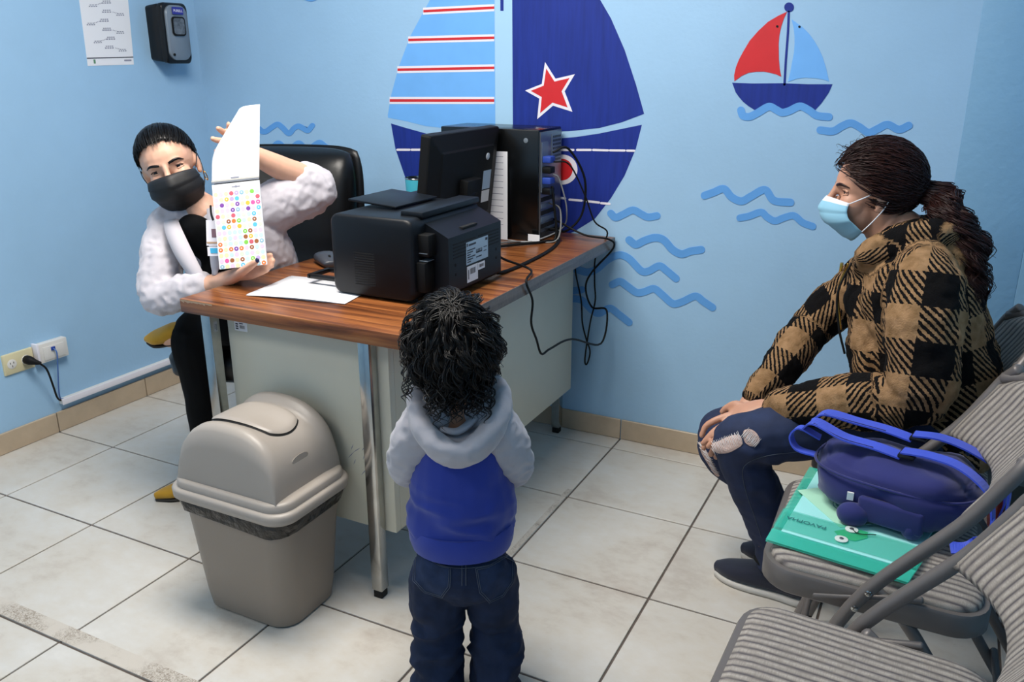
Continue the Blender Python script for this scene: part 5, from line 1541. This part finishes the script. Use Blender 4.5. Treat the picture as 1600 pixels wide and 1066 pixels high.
# blazer
b = Blob()
b.loft([tuple(hip + A((0, .02, -.04))) + (.17, .125), tuple(hip) + (.17, .125), tuple((hip + chest) / 2) + (.16, .12), tuple(chest) + (.17, .115), tuple(chest + A((-.01, -.03, .06))) + (.16, .1), tuple(neck + A((.01, .02, -.015))) + (.1, .075)], fw1, 20)
b.loft([tuple(rsh + A((.05, .03, .03))) + (.055,), tuple(rsh) + (.064,), tuple((rsh + rel) / 2 + A((-.008, -.004, 0))) + (.06,), tuple(rel) + (.054,), tuple(rel * .5 + rwr * .5 + A((0, -.005, 0))) + (.046,), tuple(rel * .2 + rwr * .8) + (.036,)])
b.loft([tuple(lsh + A((-.06, -.03, .02))) + (.055,), tuple(lsh) + (.07,), tuple((lsh + lel) / 2 + A((0, 0, -.005))) + (.074,), tuple(lel + A((.0, 0, -.01))) + (.064,), tuple(lel * .72 + lwr * .28) + (.05,)])
for s_ in (rsh, lsh): b.ell(s_, (.07, .07, .06))
b.build('white_blazer', m_blazer, t, .006, 4, chain(folds(.006, 12, (1, 1, 1), 2.), folds(.004, 26, (1, 1, 1), 5., True)))
# black top in the blazer's opening, lapels and collar
fwd1 = fw1 / np.linalg.norm(fw1); sd1 = np.cross((0, 0, 1), fwd1); sd1 /= np.linalg.norm(sd1)
b = Blob()
b.loft([tuple(chest + fwd1 * .085 + A((0, 0, -.17))) + (.05, .055), tuple(chest + fwd1 * .09 + A((0, 0, -.08))) + (.06, .05), tuple(chest + fwd1 * .085) + (.062, .045), tuple(neck + fwd1 * .06 + A((-.005, 0, -.045))) + (.066, .036), tuple(neck + fwd1 * .05 + A((-.005, 0, -.02))) + (.05, .03)], fw1)
b.build('black_top', m_blackcloth, t, .006, 4)
def lapel(pts, w, sides):
    P = catmull([A(p_, float) for p_ in pts], 6); V = []; Fc = []
    n = len(P)
    for i, p_ in enumerate(P):
        k_ = i / (n - 1); ww = w * (.45 + .9 * math.sin(math.pi * min(1, k_ * 1.05)) ** .7)
        for o_, dz in ((-.5, -.004), (0, .002), (.5, 0)):
            V.append(p_ + sides * ww * o_ - ray(300, 350) / np.linalg.norm(ray(300, 350)) * dz)
    for i in range(n - 1):
        for j in range(2): Fc.append((i * 3 + j, i * 3 + j + 1, (i + 1) * 3 + j + 1, (i + 1) * 3 + j))
    o_ = obj('lapel', V, Fc, m_blazer, t, True); md_ = o_.modifiers.new('thickness', 'SOLIDIFY'); md_.thickness = .0022
lapel([onD(268, 335, 2.42), onD(270, 356, 2.36), onD(286, 394, 2.325), onD(306, 428, 2.315), onD(322, 446, 2.32)], .04, _r)
lapel([onD(328, 318, 2.42), onD(335, 340, 2.36), onD(338, 390, 2.32), onD(336, 430, 2.30)], .03, _r)
# trousers and shoes
b = Blob()
b.loft([tuple(hip + A((-.05, 0, 0))) + (.095,), tuple(hip * .5 + kn * .5 + A((-.02, 0, .0))) + (.085,), tuple(kn + A((0, .02, 0))) + (.072,), tuple(kn + A((0, -.01, -.02))) + (.07,), tuple(kn * .7 + an * .3) + (.066,), tuple(kn * .35 + an * .65) + (.056,), tuple(an + A((0, 0, .03))) + (.046,)], (0, 1, 0))
b.loft([tuple(hip + A((.06, 0, 0))) + (.095,), (1.13, -.4, .59, .08), (1.17, -.50, .6, .07), (1.09, -.49, .58, .058), (1.03, -.49, .56, .048)], (0, 0, 1))
b.ell(hip + A((0, .03, 0)), (.17, .13, .11))
b.build('black_trousers', m_blackcloth, t, .007, 4, folds(.004, 14, (1, 1, .6), 4.))
shoe(t, (1.0, -.43, 0), onZ(243, 783, 0), m_suede, m_sole_d, .232, .037, .066, .75, 0, .01, 'loafer')
s0 = onD(272, 531, 2.53); s1 = onD(243, 534, 2.53)
shoe(t, s0 + (s0 - s1) * .9, s1, m_suede, m_sole_d, .13, .034, .052, .6, 0, .006, 'loafer', (.2, -.3, .93))
mask(hd1, t, M('mask_black', '#101114', .65, bump=.3, bscale=500), M('mask_black_edge', '#1a1b1f', .6), 68)
# sleek black hair drawn back
random.seed(5)
v, f = scalp(hd1, 0, .8, 44, 34, off=.005, c=-.022)
o = obj('hair_cap', v, f, m_hair1, t, True); md = o.modifiers.new('thickness', 'SOLIDIFY'); md.thickness = .004; md.offset = -1
paths = []
K = A((-.8, 0, .45))
for i in range(2400):
    while True:
        d = A([random.gauss(0, 1) for _ in range(3)]); d /= np.linalg.norm(d)
        p_ = d * A((.1, .08, .09))
        v_ = (p_[2] + .03) - .8 * (p_[0] - .012) - .0135 + .01 * math.exp(-(p_[1] / .012) ** 2)
        if v_ > 0: break
    P = []; lift = random.uniform(.004, .0095)
    for j in range(9):
        s_ = slerp(d, K, .97 * j / 8); w_ = s_ * (A((.097, .076, .086)) + lift)
        P.append(hd1.p(w_[0] - .012, w_[1], w_[2] + .03))
    paths.append((P, random.uniform(.0008, .0014)))
tubes_mesh('hair', paths, m_hair1, t, 4)
v, f = ell_geo(hd1.p(-.1, 0, .075), (.035, .035, .03), hd1.R); obj('hair_bun', v, f, m_hair1, t, True)
ec_ = hd1.p(-.002, .082, -.055)
v, f = loft_geo([tuple(ec_ + hd1.v(.006 * math.sin(a), .004 * math.sin(a), .014 * math.cos(a))) + (.0014,) for a in np.linspace(0, 2 * math.pi, 20)], 6, (0, 0, 1), 2, False); obj('hoop_earring', v, f, m_gold, t, True)

# ---------------------------------------------------------------- sticker pad and badge
PD = 2.215
t = thing('sticker_pad', onD(380, 418, PD), 'white pad of round coloured stickers with its cover folded up, in the woman\'s hands', 'sticker pad')
o0, o1, o2 = onD(343, 421, PD), onD(417.5, 413, PD), onD(335, 289, PD + .01)
ux, uy = o1 - o0, o2 - o0
Wp, Hp = np.linalg.norm(ux), np.linalg.norm(uy)
nx = ux / Wp; ny = uy - nx * (uy @ nx); ny /= np.linalg.norm(ny); nz_ = np.cross(nx, ny)
if nz_ @ (CAM - o0) < 0: nz_ = -nz_
pad = prism('sticker_sheet', [o0, o0 + nx * Wp, o0 + nx * Wp + ny * Hp, o0 + ny * Hp], -nz_, .004, m_paper, t)
cols = ['#e0559a', '#e8792f', '#7fc84a', '#57b9e6', '#7b3fa0', '#f0b93a', '#b9a3d6', '#c9596a', '#8fb7c8', '#9a5a2a']
smats = [M('sticker_' + c[1:], c, .5) for c in cols] + [M('sticker_pale_' + c[1:], c, .5) for c in ('#f0c4da', '#cfe6c6', '#bfdcf0', '#f2e0ae')] + [m_white]
random.seed(3)
V, Fc, mi = [], [], []
NC, NR = 9, 14
for r_ in range(NR):
    for c_ in range(NC):
        cu_, cv_ = (c_ + .6) / (NC + .2) * Wp, (r_ + .35) / (NR + 1.2) * Hp
        k_ = random.randrange(len(cols)) if random.random() < .42 else 10 + random.randrange(4)
        for rad, hh, mt in ((.0058, .0004, k_),) + (((.0019, .0007, 14),) if k_ < 10 and random.random() < .5 else ()):
            o_ = len(V)
            for q_ in range(12):
                a = 2 * math.pi * q_ / 12
                V.append(o0 + nx * (cu_ + rad * math.cos(a)) + ny * (cv_ + rad * math.sin(a)) + nz_ * hh)
            Fc.append(tuple(o_ + q_ for q_ in range(12))); mi.append(mt)
o = obj('round_stickers', V, Fc, smats, t); o['kind'] = 'stuff'
for p_, m_i in zip(o.data.polygons, mi): p_.material_index = m_i
prism('hang_hole', [o0 + nx * (Wp * .5 + a) + ny * (Hp * .955 + b_) for a, b_ in ((-.011, -.0012), (-.004, -.0012), (0, -.003), (.004, -.0012), (.011, -.0012), (.011, .001), (.004, .001), (0, .003), (-.004, .001), (-.011, .001))], nz_, .0006, m_inkl, t)
# the cover: a sheet folded up over the top, its far corner bent back in the hand
f0, f1 = o0 + ny * (Hp + .003), o0 + nx * Wp + ny * (Hp + .003)
top1 = onD(406, 163, PD + .015)
uy2 = top1 - f1; Hf = np.linalg.norm(uy2); ny2 = uy2 / Hf
NU, NV = 16, 20
V = []
for i in range(NU + 1):
    for j in range(NV + 1):
        u, v_ = i / NU * Wp, j / NV * Hf
        a_, b_ = A((0., Hf * .34)), A((Wp * .62, Hf * .97))
        dd = (b_ - a_) / np.linalg.norm(b_ - a_); nn_ = A((-dd[1], dd[0]))
        s_ = (A((u, v_)) - a_) @ nn_
        R_ = .028
        w2, dep = A((u, v_)), 0.
        if s_ > -.012:
            s2 = s_ + .012; ang = min(s2 / R_, 2.2); ex = max(0, s2 - 2.2 * R_)
            pos = R_ * math.sin(ang) + ex * math.cos(2.2); dep = R_ * (1 - math.cos(ang)) + ex * math.sin(2.2)
            w2 = A((u, v_)) - nn_ * s2 + nn_ * pos
        V.append(f0 + nx * w2[0] + ny2 * w2[1] - nz_ * (dep + .012 * math.sin(v_ / Hf * 1.5) * 0))
Fc = [(i * (NV + 1) + j, (i + 1) * (NV + 1) + j, (i + 1) * (NV + 1) + j + 1, i * (NV + 1) + j + 1) for i in range(NU) for j in range(NV)]
o = obj('folded_cover', V, Fc, m_paper, t, True); md = o.modifiers.new('thickness', 'SOLIDIFY'); md.thickness = .0008
prism('fold_line', [f0 + ny * .004 + nz_ * .0008, f1 + ny * .004 + nz_ * .0008, f1 + ny * .008 + nz_ * .0008, f0 + ny * .008 + nz_ * .0008], nz_, .0004, M('fold_grey', '#bdbab4', .7), t)
prism('hang_hole', [f0 + nx * (Wp * .5 + a) + ny * (.011 + b_) + nz_ * .0008 for a, b_ in ((-.011, -.001), (.011, -.001), (.011, .0015), (-.011, .0015))], nz_, .0004, m_inkl, t)
t = thing('identity_badge', onD(333, 400, 2.27), 'white identity badge with photo and blue square hanging on the woman\'s chest', 'badge')
BD = 2.272
def bq(nm, x0, y0, x1, y1, mat, k): return prism(nm, [onD(x0, y1, BD), onD(x1, y1, BD), onD(x1 - 1, y0, BD), onD(x0 - 1, y0, BD)], -_f, .001 * k, mat, t)
bq('card', 323, 344, 347, 384, m_white, 1); bq('photo', 331.5, 358, 342, 371, M('photo_tone', '#7a5a66', .5), 2); bq('brown_bar', 324, 378, 346, 381, M('badge_tan', '#b99a7e', .5), 2)
bq('lower_card', 325, 386, 348, 400, m_white, 1); bq('blue_square', 329.5, 388, 346, 396, M('badge_blue', '#3db2e0', .5), 2)
tube('clip', [onD(333, 344, BD), onD(330, 334, BD + .01), onD(329, 322, BD + .03)], .003, m_blackmat, t)

# ---------------------------------------------------------------- toddler seen from behind
O_ = A((2.145, -.905, 0.)); rt, fd = A((.892, .452, 0.)), A((-.452, .892, 0.))
def L(x, y, z): return O_ + rt * x + fd * y + A((0, 0, z))
def S(x, y, z, a, b_=None): return tuple(L(x, y, z)) + (a, b_ if b_ is not None else a)
t = thing('person', O_, 'toddler with dark curly hair in blue and grey hoodie, seen from behind', 'person')
hd3 = Head(L(-.012, .012, .775), frame(fd * .97 + rt * -.22, (0, 0, 1)), .93)
b = Blob(); hd3.add(b)
b.loft([tuple(hd3.p(-.02, 0, -.04)) + (.042, .042), S(0, 0, .69, .038), S(0, 0, .62, .06, .045), S(0, .0, .5, .08, .065), S(0, .0, .36, .075, .065)], fd)
for s_ in (-1, 1):
    b.loft([S(s_ * .07, 0, .62, .03), S(s_ * .1, .03, .53, .026), S(s_ * .07, .13, .505, .02)])
    hand(b, L(s_ * .065, .135, .505), rt * -s_ * .5 + fd * .8, A((0, 0, 1.)), rt * -s_, (.3, .3, .35, .4), .58)
    b.loft([S(s_ * .045, 0, .33, .036), S(s_ * .06, .012, .18, .024), S(s_ * .064, .0, .06, .02), S(s_ * .064, .03, .03, .018)], fd)
b.build('body', m_skin3, t, .004, 3)
b = Blob()
b.loft([S(0, 0, .385, .1, .085), S(0, 0, .4, .104, .088), S(0, -.003, .46, .108, .09), S(0, -.003, .53, .102, .086), S(0, -.002, .59, .09, .074), S(0, .005, .628, .062, .05)], fd, 20)
b.build('hoodie_body', m_royal, t, .005, 4, chain(folds(.006, 9, (1, 1, 1.3), 8.), folds(.007, 9, (.7, .7, 2.0), 1.6, True, lambda p: max(.15, min(1., (.56 - p[2]) / .1)))))
rings_obj('hem_band', [[tuple(L(.1 * f_ * math.cos(a), -.003 + .086 * f_ * math.sin(a), z)) for a in np.linspace(0, 2 * math.pi, 33)[:-1]] for z, f_ in ((.378, .96), (.376, 1.02), (.393, 1.07), (.418, 1.085), (.428, 1.05))], m_royal, t)
for s_ in (-1, 1):
    b = Blob()
    b.loft([S(s_ * .03, -.006, .685, .036), S(s_ * .052, -.01, .664, .046), S(s_ * .076, -.008, .624, .05), S(s_ * .098, .0, .58, .046), S(s_ * .105, .025, .533, .042), S(s_ * .092, .075, .513, .037), S(s_ * .075, .12, .505, .031)], fd)
    b.build('sleeve', m_grey, t, .005, 3, folds(.004, 20, (1, 1, 1.5), 2. + s_, True))
b = Blob()
b.loft([S(-.05, .055, .70, .018, .028), S(-.075, .02, .692, .022, .034), S(-.073, -.035, .668, .024, .036), S(-.042, -.08, .632, .024, .042), S(.006, -.094, .616, .024, .045), S(.05, -.074, .636, .025, .043), S(.076, -.03, .672, .025, .038), S(.075, .02, .694, .022, .034), S(.05, .055, .702, .018, .028)], (0, 0, 1), 16)
b.loft([S(-.055, -.005, .65, .045, .014), S(0, -.03, .628, .06, .016), S(.055, -.005, .652, .045, .014)], (0, 0, 1), 14)
b.loft([S(-.05, -.04, .632, .03, .016), S(0, -.058, .612, .04, .016), S(.05, -.04, .636, .03, .016)], (0, 0, 1), 14)
b.build('hood', m_grey, t, .005, 3, folds(.003, 22, (1, 1, 1), 4., True))
v, f = loft_geo([S(-.03, -.062, .655, .007, .005), S(0, -.066, .652, .01, .007), S(.028, -.05, .668, .012, .007), S(.042, -.025, .685, .009, .007)], 10); obj('hood_fold', v, f, m_grey, t, True)
b = Blob()
b.ell(L(0, -.004, .325), (.099, .087, .085))
b.loft([S(-.05, 0, .3, .062), S(-.056, .005, .23, .06), S(-.058, .012, .16, .054), S(-.058, .0, .1, .053), S(-.06, -.008, .05, .055), S(-.062, -.006, .02, .052)], fd)
b.loft([S(.05, 0, .3, .062), S(.062, .012, .23, .058), S(.068, .03, .165, .052), S(.07, .01, .1, .058), S(.068, -.01, .055, .055), S(.068, -.004, .022, .05)], fd)
jk3 = b.build('jeans', m_denimk, t, .005, 3, chain(folds(.013, 8, (1, 1, 2.0), 7., True, lambda p: max(.15, min(1., (.24 - p[2]) / .08))), folds(.005, 17, (1, 1, 1.2), 3.)))
bv = BVHTree.FromPolygons([v.co for v in jk3.data.vertices], [tuple(p.vertices) for p in jk3.data.polygons])
patch_n = {'c': 0}
def kpatch(name, outline, mat, off): 
    P = []
    for q_ in outline:
        w_ = on_jeans(q_[0], q_[1], off)
        if w_ is not None: P.append(w_)
    return P
for pts in ([(648, 858), (690, 882), (706, 886), (704, 918), (692, 934), (664, 926), (646, 908)], [(742, 888), (760, 884), (804, 860), (802, 908), (786, 932), (764, 942), (748, 926)]):
    c = np.mean(A(pts, float), 0); V, Fc = [], []
    out = []
    for k_ in range(len(pts)):
        a_, b_ = A(pts[k_], float), A(pts[(k_ + 1) % len(pts)], float)
        out += [a_ + (b_ - a_) * q_ / 5 for q_ in range(5)]
    n_ = len(out)
    for k_ in range(7):
        for o_ in out:
            q_ = c + (o_ - c) * k_ / 6; w_ = on_jeans(q_[0], q_[1], .0025 if k_ < 6 else .0005)
            V.append(w_ if w_ is not None else (V[-1] if V else L(0, -.09, .27)))
    for k_ in range(6):
        for j in range(n_): Fc.append((k_ * n_ + j, k_ * n_ + (j + 1) % n_, (k_ + 1) * n_ + (j + 1) % n_, (k_ + 1) * n_ + j))
    obj('back_pocket', V, Fc, m_faded, t, True)
    for sc_ in (.97, .88):
        P = [on_jeans(*(c + (o_ - c) * sc_), .0032) for o_ in out + out[:1]]
        P = [p_ for p_ in P if p_ is not None]
        tube('pocket_stitch', P, .0006, m_thread, t, 1, 5)
for pts in ([(652, 866), (690, 878), (722, 882), (760, 878), (800, 866)], [(721, 866), (722, 890), (722, 915)], [(727, 866), (728, 890), (728, 915)], [(652, 872), (690, 884), (722, 888), (760, 884), (800, 872)]):
    P = [on_jeans(q_[0], q_[1], .001) for q_ in catmull([A(p_, float) for p_ in pts], 6)]
    P = [p_ for p_ in P if p_ is not None]
    if len(P) > 2: tube('seam_stitch', P, .0008, m_thread, t, 1, 5)
shoe(t, L(-.06, -.045, 0), L(-.065, .1, 0), m_blackmat, m_sole_d, .14, .032, .05, .2)
shoe(t, L(.066, -.045, 0), L(.075, .1, 0), m_blackmat, m_sole_d, .14, .032, .05, .2)
# curly dark hair
random.seed(33)
v, f = ell_geo((0, 0, 0), (.1, .081, .092), None, 28, 20)
keep = [(p[2] + .03) - .6 * (p[0] - .012) + .025 > 0 for p in v]
f = [q_ for q_ in f if all(keep[i] for i in q_)]
o = obj('hair_cap', [hd3.p(p[0] - .012, p[1], p[2] + .03) for p in v], f, m_hair3, t, True); md = o.modifiers.new('thickness', 'SOLIDIFY'); md.thickness = .004
paths = []
crown = A((-.35, .05, .93)); crown /= np.linalg.norm(crown)
for i in range(340):
    while True:
        d = A([random.gauss(0, 1) for _ in range(3)]); d /= np.linalg.norm(d)
        if (d[2] * .09 + .03) - .6 * (d[0] * .1 - .012) - .01 > -.03: break
    away = d - crown * (d @ crown)
    if np.linalg.norm(away) < .12: away = A((random.gauss(0, 1), random.gauss(0, 1), 0))
    away /= np.linalg.norm(away)
    dn = away * .75 + A((0, 0, -.75)); dn = dn - d * (dn @ d); dn /= np.linalg.norm(dn) + 1e-9
    Ln = random.uniform(.04, .085); n_ = 12; ph = random.uniform(0, 6.28)
    sideways = np.cross(d, dn)
    curl = random.uniform(.002, .006); fq = random.uniform(.5, .85); tipc = random.uniform(.006, .016)
    P = []
    for j in range(n_):
        k_ = j / (n_ - 1)
        dir_ = d + dn * (Ln / .09) * k_; dir_ /= np.linalg.norm(dir_)
        dir_[2] = max(dir_[2], -.85)
        r_ = A((.1, .081, .092)) + .005 + .016 * math.sin(k_ * 2.4) * (.6 + .4 * math.sin(ph))
        q_ = dir_ * r_
        w_ = curl + tipc * k_ ** 2
        q_ = q_ + sideways * w_ * math.sin(j * fq + ph) + dir_ * w_ * math.cos(j * fq + ph) * .8
        P.append(hd3.p(q_[0] - .012, q_[1], q_[2] + .03))
    paths += clump(P, 8, .0026, .0013, random)
for i in range(90):
    c0 = crown + A([random.gauss(0, .12) for _ in range(3)]); c0 /= np.linalg.norm(c0)
    tg = A([random.gauss(0, 1) for _ in range(3)]); tg = tg - c0 * (tg @ c0); tg /= np.linalg.norm(tg)
    ph = random.uniform(0, 6.28); sd_ = np.cross(c0, tg); P = []
    for j in range(12):
        dir_ = c0 + tg * (-.3 + 1.1 * j / 11); dir_ /= np.linalg.norm(dir_)
        q_ = dir_ * (A((.1, .081, .092)) + .012 + .006 * math.sin(ph)) + sd_ * .006 * math.sin(j * .6 + ph) + dir_ * .004 * math.cos(j * .6 + ph)
        P.append(hd3.p(q_[0] - .012, q_[1], q_[2] + .03))
    paths += clump(P, 8, .0026, .0013, random)
# looser ringlets hanging at the nape and by the left ear
for i in range(240):
    if i < 30: base = hd3.p(random.uniform(-.05, .03), random.uniform(.078, .092), random.uniform(-.05, .03))
    else: base = hd3.p(random.uniform(-.105, -.05), random.uniform(-.06, .06), random.uniform(-.075, -.02))
    out_ = base - hd3.c; out_[2] = 0; out_ /= np.linalg.norm(out_) + 1e-9
    rr = random.uniform(.006, .012); ph = random.uniform(0, 6.28); L_ = random.uniform(.018, .04)
    sd_ = np.cross(out_, (0, 0, 1))
    P = [base + out_ * (.004 + rr * (1 - math.cos(j * .6)) * .5 + .006 * j / 11) + A((0, 0, -L_ * j / 11)) + sd_ * rr * .8 * math.sin(j * .6 + ph) for j in range(12)]
    paths.append((P, random.uniform(.0011, .0019)))
tubes_mesh('curly_hair', paths, m_hair3, t, 4)
for o in scene.objects:
    if '_abs' in o.keys(): del o['_abs']
